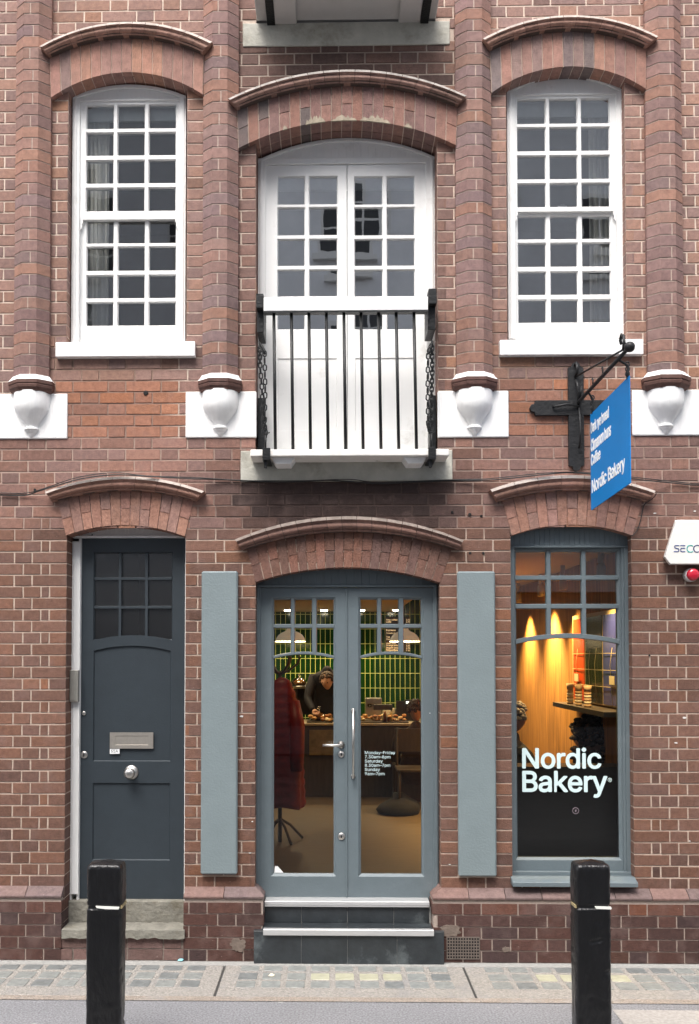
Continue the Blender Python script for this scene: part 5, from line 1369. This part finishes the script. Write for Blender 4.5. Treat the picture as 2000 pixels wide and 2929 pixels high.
CM = thing('coffee_machine', (X(1030, 2050, YK+.42), YK+.42, zk), 'steel coffee machine behind the pastry heap', 'coffee machine')
mb = MB(); x0, x1 = X(1046, 2040, YK+.42), X(1092, 2040, YK+.42); mb.box(x0, x1, YK+.38, YK+.58, zk+.002, zk+.05); mb.box(x0, x1, YK+.46, YK+.58, zk+.05, zk+.2); mb.box(x0, x1, YK+.38, YK+.58, zk+.2, zk+.27); mb.build('machine_body', STEEL, CM, bevel=.008, seg=2)
for f in (.25, .6): 
    mb = MB(); q = x0+(x1-x0)*f; mb.lathe((q, YK+.42, zk+.16), [(.001, 0), (.025, .002), (.025, .04), (.001, .041)], 14); mb.tube([(q, YK+.40, zk+.18), (q, YK+.30, zk+.17)], .008, 8); mb.build('filter_holder', DARKW, CM)
for k in range(7):
    c = P(1098+k*3.4, 2060, YK+.08); hgt = rnd(.05, .13); mb = MB(); r2 = rnd(.016, .026)
    mb.lathe((c.x, YK+.06+rnd(0, .06), zk+.001), [(r2, 0), (r2, hgt*.7), (r2*.55, hgt*.85), (r2*.6, hgt), (.001, hgt)], 12)
    tag(mb.build('jar', mat('jar_%d' % (k % 3), ((.55, .42, .2), (.25, .1, .04), (.6, .55, .4))[k % 3], .2), None, loc=(c.x, YK+.08, zk)), 'small jar in the cluttered row of jars on the counter by the jug', 'jar', 'row of small jars on the counter')
TL = thing('till', (X(1160, 2050, YK+.3), YK+.35, zk), 'black till with a small pale lit screen on the counter', 'till')
a = P(1162, 2004, YK+.3); mb = MB(); mb.box(X(1134, 2020, YK+.35), X(1158, 2020, YK+.35), YK+.33, YK+.40, zk, Z(2005, 1150, YK+.35)); mb.box(X(1159, 2020, YK+.35), X(1200, 2020, YK+.35), YK+.36, YK+.45, zk, Z(2002, 1150, YK+.35)); mb.build('till_body', mat('black_plastic', (.015, .014, .013), .4), TL)
mb = MB(); r_ = rect(1162, 1188, 2006, 2013, YK+.35); mb.box(r_[0], r_[1], YK+.352, YK+.358, r_[2], r_[3]); mb.build('till_screen', mat('screen_glow', (.75, .85, .75), .4, emit=.8), TL)
# glass-fronted display low in front of the counter
random.seed(5)
DC = thing('drinks_display', (X(1150, 2160, YK-.25), YK-.2, ZF), 'dark shelf crowded with bottles and packets in front of the counter', 'display shelf')
mb = MB(); xs0, xs1 = X(1125, 2190, YK-.3), X(1215, 2190, YK-.3); zd = Z(2187, 1150, YK-.3)
mb.box(xs0, xs1, YK-.33, YK-.04, ZF, zd); mb.box(X(1070, 2100, YK-.2), X(1124, 2100, YK-.2), YK-.16, YK-.04, Z(2145), Z(2075)-.1); mb.build('cabinet', DARKW, DC)
for i in range(16):
    x = rnd(xs0+.03, xs1-.03); h = rnd(.06, .16); y = rnd(YK-.3, YK-.1); col = random.choice([(.25, .05, .03), (.35, .28, .15), (.12, .12, .10), (.5, .45, .3), (.08, .12, .05), (.2, .1, .05)])
    mb = MB(); mb.lathe((x, y, zd), [(.018, 0), (.02, .01), (.02, h*.6), (.009, h*.8), (.009, h), (.001, h)], 10); mb.build('bottle', mat('packet_%d' % (i % 6), col, .3), DC)
# menu board
MN = thing('menu_board', P(1125, 1860, YW-.05), 'dark menu board with rows of pale lettering on the tiled wall', 'menu board')
r_ = rect(1103, 1143, 1765, 1860, YW-.04); mb = MB(); mb.box(r_[0], r_[1]+.13, YW-.05, YW-.02, r_[2], r_[3]); mb.build('board', mat('menu_brown', (.035, .02, .014), .6), MN)
cream = mat('menu_lettering', (.9, .66, .36), .6, emit=.35)
for i, (s, w, pr, py) in enumerate((('Filter coffee', 32, '2.50', 1775), ('Latte', 14, '2.90', 1781), ('Espresso', 27, '', 1806), ('Cortado etc', 28, '', 1813), ('Tea', 10, '', 1824), ('Chai', 11, '', 1830.5), ('Water small', 27, '1.60', 1842), ('Orange juice', 35, '2.80', 1849), ('Organic juice', 35, '2.90', 1856), ('Smoothie', 33, '3.50', 1862.5))):
    Yt = YW-.052
    text('menu_line', s, (X(1105, py, Yt), Yt, Z(py, 1110, Yt)), (1, 0, 0), (0, 0, 1), w/2640*(Yt+6), cream, MN, bold=.006, depth=.0006)
    if pr: text('menu_price', pr, (X(1162, py, Yt), Yt, Z(py, 1110, Yt)), (1, 0, 0), (0, 0, 1), 11/2640*(Yt+6), cream, MN, bold=.006, depth=.0006)
# pendant lamps
WARM = (1.0, .72, .38)
def lamp(kind, loc, power, size=.03, spot=None, blend=.6, col=WARM, rot=None):
    ld = bpy.data.lights.new(kind, 'SPOT' if spot else 'POINT'); ld.energy = power; ld.color = col; ld.shadow_soft_size = size
    if spot: ld.spot_size = math.radians(spot); ld.spot_blend = blend
    o = bpy.data.objects.new(kind, ld); COL.objects.link(o); o.location = loc
    if rot: o.rotation_euler = rot
    return o
SHADE = mat('cream_enamel', (.72, .60, .42), .35, emit=.10)
for px, side in ((831, 'left'), (1158, 'right')):
    Yp = YK+.1; b = P(px, 1835, Yp); t = Z(1803, px, Yp)
    T = thing('pendant_lamp', (b.x, Yp, b.z), 'cream dome pendant lamp seen through the %s shop door pane' % side, 'lamp', 'cream pendant lamps over the counter')
    mb = MB(); R_ = 43/2640*(6+Yp); h = t-b.z
    mb.lathe((b.x, Yp, b.z), [(R_, 0), (R_*.985, .014), (R_*.93, h*.32), (R_*.80, h*.58), (R_*.60, h*.78), (R_*.36, h*.92), (.05, h*.99), (.035, h+.05), (.001, h+.05)], 28); ob = mb.build('lamp_shade', SHADE, T)
    mb = MB(); mb.lathe((b.x, Yp, b.z-.003), [(R_*1.0, 0), (R_*1.0, .006), (R_*.9, .007), (.001, .007)], 24); mb.build('lamp_glow', mat('lamp_rim_glow', (1, .76, .42), .5, emit=9), T)
    mb = MB(); mb.tube([(b.x, Yp, t+.04), (b.x, Yp, CZ2)], .004, 6); mb.build('flex', CAB, T)
for i, px in enumerate((824, 927, 1033.5, 1134)):
    Yp = 5.3+.0; c = P(px, 1752.5, 5.0); yy = 5.6
    x = X(px, 1752, yy)
    T = thing('ceiling_down_or_fill_light', (x, yy, CZ2), ['small lit downlight above the left pendant lamp', 'small lit downlight near the middle of the left door', 'small lit downlight at the left edge of the right door', 'small lit downlight above the menu board'][i], 'downlight', 'row of ceiling downlights')
    mb = MB(); mb.lathe((x, yy, CZ2-.012), [(.04, 0), (.045, .011), (.001, .0115)], 18); mb.build('bulb', mat('bulb_glow', (1, .9, .7), .5, emit=14), T)
    lamp('downlight', (x, yy-.06, CZ2-.03), 10, .03, 120, .5)
for x, yy, zz, lab, pw in ((-.5, 1.2, CZ, 'added fill downlight just inside the shop door', 4.5), (-.2, 3.2, CZ2, 'added fill downlight halfway down the shop', 6), (1.25, 2.6, CZ, 'added fill downlight between the shop window and the back counter', 9)):  # added fill lamps, given downlight fittings, to brighten the shop
    T = thing('ceiling_down_or_fill_light', (x, yy, zz), lab, 'downlight'); mb = MB(); mb.lathe((x, yy, zz-.012), [(.04, 0), (.045, .011), (.001, .0115)], 18); mb.build('bulb', MATS['bulb_glow'], T); lamp('downlight', (x, yy, zz-.03), pw, .03, 150, .5)
# wall-washing spots on the panelled wall
for px, pw in ((1515, 150), (1584, 190), (1650, 75), (1766, 46)):
    d = F*XW/(px-945); y = d-6
    T = thing('wall_spotlight', (XW-.12, y, CZ-.02), {1515: 'farthest small white spotlight washing the panelled wall', 1584: 'second farthest white spotlight washing the panelled wall', 1650: 'second nearest white spotlight washing the panelled wall', 1766: 'nearest white spotlight washing the panelled wall beside the poster'}[px], 'spotlight', 'spotlights along the panelled wall')
    mb = MB(); mb.tube([(XW-.12, y, CZ), (XW-.12, y, CZ-.04), (XW-.13, y, CZ-.09)], .02, 10); mb.lathe((XW-.12, y, CZ-.20), [(.032, 0), (.03, .09), (.018, .11), (.001, .112)], 16); mb.build('lamp_head', mat('grey_fitting', (.45, .42, .36), .4), T)
    nr = px > 1600; o = lamp('spot', (XW-(.24 if nr else .19), y, CZ-.205), pw, .03, 95, 1.0, (1, .67, .27), (0, math.radians(-6), 0))
# poster on the panelled wall and the shelf under it
y0p, y1p = F*XW/(1770-945)-6-.25, F*XW/(1648-945)-6
zpt, zpb = Z(1756, 1756, .6)+.0, Z(2012, 1700, 1.1)
PO = thing('wall_poster', (XW-.02, (y0p+y1p)/2, zpb), 'framed wall map in red, green and blue strips on the panelled wall', 'picture')
mb = MB(); mb.box(XW-.03, XW-.002, y0p-.05, y1p+.03, zpb-.0, zpt+.03); mb.build('frame', mat('pale_frame', (.55, .42, .2), .4), PO)
cols = [((.05, .06, .24), 0, .40), ((.012, .014, .012), .42, .74), ((.50, .07, .02), .76, 1.0)]
for i, (c, a, b) in enumerate(cols):
    mb = MB(); mb.box(XW-.034, XW-.029, y0p+(y1p-y0p)*a, y0p+(y1p-y0p)*b, zpb+.01, zpt); mb.build('picture_strip', mat('print_%d' % i, c, .2), PO)
mb = MB()
for z in (zpb+.14, zpb+.26, zpb+.38): mb.tube([(XW-.04, y0p, z), (XW-.045, (y0p+y1p)/2, z+rnd(-.01, .01)), (XW-.04, y1p, z)], .0018, 5)
for f in (.1, .22, .5, .62, .88): mb.tube([(XW-.042, y0p+(y1p-y0p)*f, zpb), (XW-.045, y0p+(y1p-y0p)*(f+.03), zpb+.3), (XW-.042, y0p+(y1p-y0p)*f, zpb+.42)], .0018, 5)
mb.build('hanging_wires', mat('thin_gold_wire', (.5, .4, .2), .4), PO)
SF = MB(); SF.box(XW-.20, XW-.002, y0p-.02, y1p+.02, zpb-.05, zpb-.015); sh = tag(SF.build('wall_shelf', DARKW, None, loc=(XW-.1, (y0p+y1p)/2, zpb-.05)), 'dark wall shelf with cups on it under the framed map', 'shelf')
for i, (f, lab) in enumerate(((.78, 'farthest kraft cup stack on the wall shelf'), (.60, 'middle kraft cup stack on the wall shelf'), (.42, 'nearest kraft cup stack on the wall shelf'))):
    y = y0p+(y1p-y0p)*f; mb = MB(); zc = zpb-.015
    for k in range(5): mb.lathe((XW-.14, y, zc+k*.022), [(.024, 0), (.027, .02), (.024, .0205), (.001, .0206)], 14, mi=k % 2)
    mb.lathe((XW-.14, y, zc+.11), [(.024, 0), (.03, .05), (.001, .051)], 14)
    tag(mb.build('cup_stack', [mat('kraft_card', (.5, .33, .18), .7), mat('card_band', (.7, .6, .45), .7)], None, loc=(XW-.14, y, zc)), lab, 'paper cups', 'kraft cup stacks on the wall shelf')
for y, lab in ((y0p+(y1p-y0p)*.2, 'small cream card on the blue strip of the wall map'), (y0p+(y1p-y0p)*.88, 'small cream card on the red strip of the wall map')):
    mb = MB(); mb.box(XW-.055, XW-.05, y-.06, y+.06, zpb+.16, zpb+.22); tag(mb.build('paper_card', mat('cream_card', (.6, .52, .33), .7), None, loc=(XW-.05, y, zpb+.16)), lab, 'card', 'cream cards on the wall map')

# ================================================================ PEOPLE
def body(name, verts, edges, root, M, parent, sub=2):
    """one skin grown over a skeleton: verts = (x,y,z,r)"""
    me = bpy.data.meshes.new(name); o0 = Vector(WL[parent.name])
    me.from_pydata([tuple(Vector(v[:3])-o0) for v in verts], edges, []); me.materials.append(M)
    o = bpy.data.objects.new(name, me); COL.objects.link(o); o.parent = parent
    o.modifiers.new('skin', 'SKIN'); 
    for sv, v in zip(me.skin_vertices[0].data, verts):
        r_ = v[3]; sv.radius = (r_, v[4]) if len(v) > 4 else (r_, r_); sv.use_root = False
    me.skin_vertices[0].data[root].use_root = True
    s = o.modifiers.new('sub', 'SUBSURF'); s.levels = s.render_levels = sub
    for p in me.polygons: p.use_smooth = True
    return o
SKIN = mat('skin', (.50, .27, .18), .55, nscale=20, namt=.1)
def head(parent, c, fdir, r_, hair, Ms, longh=False, curl=False):
    c = Vector(c); fdir = Vector(fdir).normalized(); side = fdir.cross(Vector((0, 0, 1))).normalized(); upv = side.cross(fdir)
    def W_(a, b, d): return c+side*a*r_+fdir*b*r_+upv*d*r_
    mb = MB()
    n, m_ = 20, 14; base = 0
    for i in range(m_+1):
        th = PI*i/m_
        for k in range(n):
            a = 2*PI*k/n; x, y, z = math.sin(th)*math.cos(a)*.78, math.sin(th)*math.sin(a), math.cos(th)*1.18
            if z < 0: x *= 1+z*.28; y = y*(1+z*.12) if y > 0 else y*(1+z*.35)
            if y > 0:
                y += .20*math.exp(-((x/.16)**2+((z+.10)/.24)**2))         # nose
                y -= .09*(math.exp(-(((x-.33)/.17)**2+((z-.06)/.12)**2))+math.exp(-(((x+.33)/.17)**2+((z-.06)/.12)**2)))  # eye sockets
                y += .05*math.exp(-((x/.28)**2+((z+.52)/.07)**2))          # lips
            mb.v.append(tuple(W_(x, y, z)))
    for i in range(m_):
        for k in range(n): mb.f.append([i*n+k, i*n+(k+1) % n, (i+1)*n+(k+1) % n, (i+1)*n+k]); mb.mi.append(0); mb.c.append(None); mb.sm.append(True)
    for s in (-1, 1): mb.lathe(tuple(W_(s*.80, -.05, -.05)), [(r_*.05, -r_*.2), (r_*.13, -r_*.1), (r_*.13, r_*.1), (r_*.05, r_*.2)], 8)
    for s in (-1, 1): blob(mb, tuple(W_(s*.33, .84, .06)), r_*.09, 1, 8, 1)
    mb.build('head', [SKIN, DARK], parent)
    # hair cap, made of clumps
    mb = MB()
    for i in range(420 if curl else 150):
        th = math.acos(rnd(-.1 if not longh else -.9, 1)); a = rnd(0, 2*PI)
        x, y, z = math.sin(th)*math.cos(a), math.sin(th)*math.sin(a), math.cos(th)
        if y > (.45 if not curl else .86) and z < .55: continue
        k = 1.06 if not curl else 1.30+rnd(0, .30)+(.25 if z < -.2 else 0)
        p = W_(x*.84*k, y*k*1.0-.04, z*1.16*k*.98)
        blob(mb, tuple(p), r_*rnd(.16, .26), .8, 6)
    mb.build('hair', hair, parent)
HAIRB = mat('brown_hair', (.05, .025, .015), .6, nscale=60, namt=.5); HAIRG = mat('grey_hair', (.22, .19, .17), .6, nscale=60, namt=.4)
def hand(parent, c, dr, M=SKIN):
    c = Vector(c); dr = Vector(dr).normalized(); sd = dr.cross(Vector((0, 0, 1)));
    if sd.length < .1: sd = Vector((1, 0, 0))
    sd.normalize(); mb = MB()
    mb.tube([c-dr*.02, c+dr*.02, c+dr*.06, c+dr*.085], .03, 8, rr=[.022, .034, .036, .028])
    for i, (o_, L_) in enumerate(((-.028, .055), (-.010, .070), (.009, .066), (.026, .050))):
        b = c+dr*.075+sd*o_; mb.tube([b, b+dr*L_*.5-Vector((0, 0, .006)), b+dr*L_*.85-Vector((0, 0, .022))], .008, 6, rr=[.009, .0085, .007])
    b = c+dr*.02-sd*.03; mb.tube([b, b-sd*.02+dr*.02, b-sd*.022+dr*.045-Vector((0, 0, .01))], .009, 6, rr=[.011, .010, .008])
    mb.build('hand', M, parent)
# the baker leaning over behind the counter
hx = P(936, 1955, 5.05)
PB = thing('person', (hx.x, 5.3, ZF), 'person in a dark top leaning forward behind the counter', 'person')
x, yb_ = hx.x, 5.12
V = [(x, yb_+.25, ZF+.95, .15, .11), (x, yb_+.18, ZF+1.18, .16, .11), (x, yb_+.05, ZF+1.36, .17, .12), (x, yb_-.01, ZF+1.44, .06), (x, yb_-.05, ZF+1.50, .055),
     (x-.17, yb_+.02, ZF+1.36, .07), (x-.24, yb_-.06, ZF+1.12, .05), (x-.16, yb_-.22, ZF+.98, .035), (x+.17, yb_+.02, ZF+1.36, .07), (x+.24, yb_-.06, ZF+1.12, .05), (x+.14, yb_-.22, ZF+.98, .035),
     (x-.1, yb_+.26, ZF+.85, .10), (x-.1, yb_+.24, ZF+.48, .07), (x-.1, yb_+.26, ZF+.08, .05), (x-.1, yb_+.12, ZF+.04, .04), (x+.1, yb_+.26, ZF+.85, .10), (x+.1, yb_+.24, ZF+.48, .07), (x+.1, yb_+.26, ZF+.08, .05), (x+.1, yb_+.12, ZF+.04, .04)]
E = [(0,1),(1,2),(2,3),(3,4),(2,5),(5,6),(6,7),(2,8),(8,9),(9,10),(0,11),(11,12),(12,13),(13,14),(0,15),(15,16),(16,17),(17,18)]
body('body', V, E, 0, mat('navy_top', (.012, .012, .02), .8, nscale=30, namt=.3), PB)
head(PB, (x, yb_-.10, Z(1948, 936, yb_-.1)), (-.35, -1, -.35), .088, HAIRB, None)
hand(PB, (x-.15, yb_-.24, ZF+.97), (.2, -1, -.1)); hand(PB, (x+.13, yb_-.24, ZF+.97), (-.2, -1, -.1))
# customers seated behind the shop window, dark against the lit wall
def sitter(px, py, y, lab, fdir, hair, curl, longh, coat):
    c = P(px, py, y); T = thing('person', (c.x, y, ZF), lab, 'person')
    x = c.x; f = Vector((fdir[0], fdir[1], 0)).normalized(); s = Vector((-f.y, f.x, 0)); hz = c.z
    def q(a, b, z, r_, r2=None): 
        p = Vector((x, y, 0))+s*a+f*b; return (p.x, p.y, z, r_) if r2 is None else (p.x, p.y, z, r_, r2)
    st = hz-.72
    V = [q(0, -.02, st, .17, .14), q(0, -.01, st+.22, .16, .12), q(0, 0, st+.44, .19, .12), q(0, .01, st+.54, .06), q(0, .02, st+.62, .055),
         q(.19, 0, st+.43, .075), q(.25, .10, st+.18, .055), q(.15, .30, st+.16, .04), q(-.19, 0, st+.43, .075), q(-.25, .10, st+.18, .055), q(-.15, .30, st+.16, .04),
         q(.10, .1, st-.01, .10), q(.12, .44, st, .075), q(.12, .46, ZF+.10, .05), q(.12, .58, ZF+.05, .04), q(-.10, .1, st-.01, .10), q(-.12, .44, st, .075), q(-.12, .46, ZF+.10, .05), q(-.12, .58, ZF+.05, .04)]
    body('body', V, E, 0, coat, T)
    head(T, (x+f.x*.03, y+f.y*.03, hz), (f.x, f.y, -.1), .112 if curl else .1, hair, None, longh, curl)
    for sg in (1, -1):
        p = Vector((x, y, 0))+s*sg*.14+f*.32; hand(T, (p.x, p.y, st+.15), (f.x, f.y, -.2))
COATD = mat('black_coat', (.010, .009, .010), .9, nscale=20, namt=.3)
sitter(1706, 2118, 1.05, 'person with bushy dark curly hair sitting behind the shop window below the wall shelf', (-1, .35), mat('dark_curly_hair', (.018, .010, .008), .8, nscale=60, namt=.5), True, True, COATD)
sitter(1190, 2034, 4.15, 'customer in a brown coat before the counter at the far right of the shop door', (.2, 1), HAIRB, False, False, mat('brown_coat', (.05, .03, .02), .9, nscale=20, namt=.4))
sitter(1462, 2052, 1.30, 'grey-haired person in a black coat at the left edge of the shop window', (1, .4), HAIRG, False, False, COATD)
def table(cx, cy, w, d, lab):
    T = thing('cafe_table', (cx, cy, ZF), lab, 'table', 'dark cafe tables behind the shop window')
    mb = MB(); mb.box(cx-w/2, cx+w/2, cy-d/2, cy+d/2, ZF+.71, ZF+.74); mb.build('table_top', DARKW, T, bevel=.003)
    for a in (-1, 1):
        for b in (-1, 1): mb = MB(); mb.box(cx+a*(w/2-.04)-.018, cx+a*(w/2-.04)+.018, cy+b*(d/2-.04)-.018, cy+b*(d/2-.04)+.018, ZF, ZF+.709); mb.build('leg', DARKW, T)
table(1.42, 1.0, .5, .5, 'dark cafe table between the two seated people')
mb = MB(); mb.box(X(1474, 2400, .30), X(1790, 2400, .30), .30, .52, ZF, Z(2185, 1637, .3)-.02)  # black panel added where the lower glass and room only look dark
tag(mb.build('window_dark_panel', mat('stand_in_black', (.014, .012, .011), .5, nscale=6, namt=.3, stretch=(1, 1, 6)), None, loc=(1.4, .4, ZF)), 'added black bench back just inside the shop window', 'panel')

# coat stand with the long red padded coat
cs = P(806, 2300, 2.0); xs_ = cs.x-.02
ST = thing('coat_stand', (xs_+.02, 2.1, ZF), 'dark bentwood coat stand inside the left shop door', 'coat stand')
mb = MB(); zt = Z(1880, 826, 2.0); mb.tube([(xs_, 2.1, ZF), (xs_, 2.1, zt-.12)], .018, 10); mb.build('pole', DARKW, ST)
for a in range(6):
    th = 2*PI*a/6; mb = MB(); mb.tube([(xs_, 2.1, zt-.15), (xs_+.07*math.cos(th), 2.1+.07*math.sin(th), zt-.12), (xs_+.15*math.cos(th), 2.1+.15*math.sin(th), zt-.06), (xs_+.175*math.cos(th), 2.1+.175*math.sin(th), zt), (xs_+.155*math.cos(th), 2.1+.155*math.sin(th), zt+.015)], .010, 8); mb.build('hook', DARKW, ST)
for a in range(4):
    th = 2*PI*a/4+.5; mb = MB(); mb.tube([(xs_, 2.1, ZF+.2), (xs_+.1*math.cos(th), 2.1+.1*math.sin(th), ZF+.14), (xs_+.22*math.cos(th), 2.1+.22*math.sin(th), ZF+.015)], .012, 8); mb.build('foot', DARKW, ST)
RED = mat('red_quilted_nylon', (.20, .010, .014), .5, nscale=12, namt=.35, bump=.3, bscale=20)
def coat(xc, yc, zt, zb, w, M, lab, seed=0, nm='coat'):
    mb = MB(); n = 28; m_ = 44
    for i in range(m_+1):
        t = i/m_; z = zt+(zb-zt)*t
        sh = min(1, .16+.84*math.sqrt(min(1, t/.30)))*(1+.22*t)
        qz = abs(math.sin(t*PI*13))*.012
        for k in range(n):
            a = 2*PI*k/n; fo = 1+.09*math.sin(a*5+seed)*t+.05*math.sin(a*9+seed*2)*t
            mb.v.append((xc+math.cos(a)*(w*sh*fo+qz), yc+math.sin(a)*(w*.55*sh*fo+qz), z+.012*math.sin(a*3+seed)*t))
    for i in range(m_):
        for k in range(n): mb.f.append([i*n+k, i*n+(k+1) % n, (i+1)*n+(k+1) % n, (i+1)*n+k]); mb.mi.append(0); mb.c.append(None); mb.sm.append(True)
    mb.f.append(list(range(n))); mb.mi.append(0); mb.c.append(None); mb.sm.append(False)
    # sleeves
    for s in (-1, 1):
        pts = [(xc+s*w*.8, yc-.03, zt-.10), (xc+s*w*1.02, yc-.07, zt-.30), (xc+s*w*1.02, yc-.10, zt-.55), (xc+s*w*.98, yc-.10, zt-.68)]
        mb.tube([(p_[0]-s*w*.12, p_[1], p_[2]-.10) for p_ in pts], .06, 12, rr=[.05, .065, .06, .05])
    o = mb.build(nm, M, None, loc=(xc, yc, zb)); tag(o, lab, 'coat', None)
coat(X(808, 2100, 1.9), 1.86, Z(1938, 806, 1.86), Z(2310, 820, 1.86), .145, RED, 'long dark red padded coat hanging on the coat stand')
coat(X(786, 2100, 2.3), 2.34, Z(1950, 790, 2.3), Z(2270, 800, 2.3), .16, mat('black_coat_cloth', (.012, .010, .014), .9, nscale=20, namt=.4), 'black coat hanging behind the red one on the coat stand', 2)
# armchair-like dark seat and bag on the right
def chair(cx, cy, lab, rot=0):
    T = thing('chair', (cx, cy, ZF), lab, 'chair'); 
    mb = MB(); mb.box(cx-.2, cx+.2, cy-.2, cy+.2, ZF+.43, ZF+.46); mb.build('seat', DARKW, T, bevel=.006)
    mb = MB(); mb.box(cx-.2, cx+.2, cy+.17, cy+.2, ZF+.60, ZF+.85); mb.build('backrest', DARKW, T, bevel=.006)
    for a in (-1, 1):
        for b in (-1, 1): mb = MB(); mb.tube([(cx+a*.18, cy+b*.18, ZF), (cx+a*.17, cy+b*.17, ZF+(.43 if b < 0 else .86))], .014, 8); mb.build('leg', DARKW, T)
chair(X(1190, 2300, 3.6), 3.7, 'dark wooden chair at the right inside the shop door')
mb = MB(); c = G(1130, 2300, ZF); c = Vector((X(1140, 2290, 3.8), 3.6, ZF)); pr = [(.001, 0), (.21, .0), (.23, .04), (.21, .09), (.15, .13), (.09, .16), (.05, .21), (.001, .212)]; mb.lathe((c.x, c.y, ZF+.001), pr, 14)
mb.v = [(v[0]+.02*math.sin(v[2]*30), v[1], v[2]) for v in mb.v]
tag(mb.build('bag', COATD, None, loc=(c.x, c.y, ZF)), 'slumped black bag on the floor beside the dark chair', 'bag')

# ================================================================ BUILDING ACROSS THE STREET (in the glass)
OB = thing('terrace_building', (0, -14, 0), 'pale rendered terrace across the street, seen only as reflections in the upstairs panes', 'building')
yo = -13.2
rend = mat('pale_render', (.86, .88, .92), .9, nscale=2, namt=.1); dk = mat('dark_shopfront', (.20, .20, .21), .6); ow = mat('dark_pane', (.02, .022, .025), .1)
mb = MB(); wins = []
xs = [-18]+[v for i in range(-6, 7) for v in (i*2.9-.65, i*2.9+.65)]+[18]
mb.box(-18, 18, yo-6, yo, 3.6, 14.4, 0); mb.box(-18.1, 18.1, yo-6, yo+.35, 14.4, 14.65, 0); mb.box(-18, 18, yo-6, yo, -.1, 3.3, 1); mb.box(-18.1, 18.1, yo-6, yo+.25, 3.3, 3.6, 0)
mb.build('wall', [rend, dk], OB)
for i in range(-5, 6):
    for z in (4.6, 7.6, 10.2):
        x = i*2.9+.35; h = 1.9
        f = MB(); f.box(x-.6, x+.6, yo, yo+.06, z, z+h); f.box(x-.7, x+.7, yo, yo+.14, z-.12, z); f.build('window_frame', WHITE, OB)
        g = MB()
        for a in range(3):
            for b in range(4): g.box(x-.54+a*.37, x-.54+a*.37+.33, yo+.061, yo+.064, z+.06+b*(h-.1)/4, z+.06+b*(h-.1)/4+(h-.1)/4-.05)
        g.build('window_pane', ow, OB)
g = MB()
for i in range(-5, 6): g.box(i*2.9-.9, i*2.9+.9, yo+.001, yo+.01, .5, 2.7)
g.build('shop_pane', ow, OB)

# ================================================================ LIGHT
w = bpy.data.worlds.new('World'); sc.world = w; w.use_nodes = True; nt = w.node_tree
sky = nt.nodes.new('ShaderNodeTexSky'); sky.sky_type = 'NISHITA'; sky.sun_disc = False
EL, AZ = math.radians(58), math.radians(200)
sky.sun_elevation = EL; sky.sun_rotation = AZ; sky.air_density = 1.0; sky.dust_density = 6.0; sky.ozone_density = .6
hs = nt.nodes.new('ShaderNodeHueSaturation'); hs.inputs['Saturation'].default_value = .35
nt.links.new(sky.outputs[0], hs.inputs['Color']); nt.links.new(hs.outputs[0], nt.nodes['Background'].inputs[0])
nt.nodes['Background'].inputs[1].default_value = .15
sl = bpy.data.lights.new('sun', 'SUN'); sl.energy = .5; sl.angle = math.radians(25); sl.color = (1, .97, .93)
so = bpy.data.objects.new('sun', sl); COL.objects.link(so)
sd = Vector((math.sin(AZ)*math.cos(EL), math.cos(AZ)*math.cos(EL), math.sin(EL)))
so.rotation_euler = sd.to_track_quat('Z', 'Y').to_euler()
vs = sc.view_settings; vs.view_transform = 'Standard'; vs.look = 'None'; vs.gamma = 1; vs.exposure = 1.45
try: sc.cycles.use_denoising = True; sc.cycles.max_bounces = 8; sc.cycles.transparent_max_bounces = 12; sc.cycles.sample_clamp_indirect = 4; sc.cycles.caustics_reflective = False
except Exception: pass
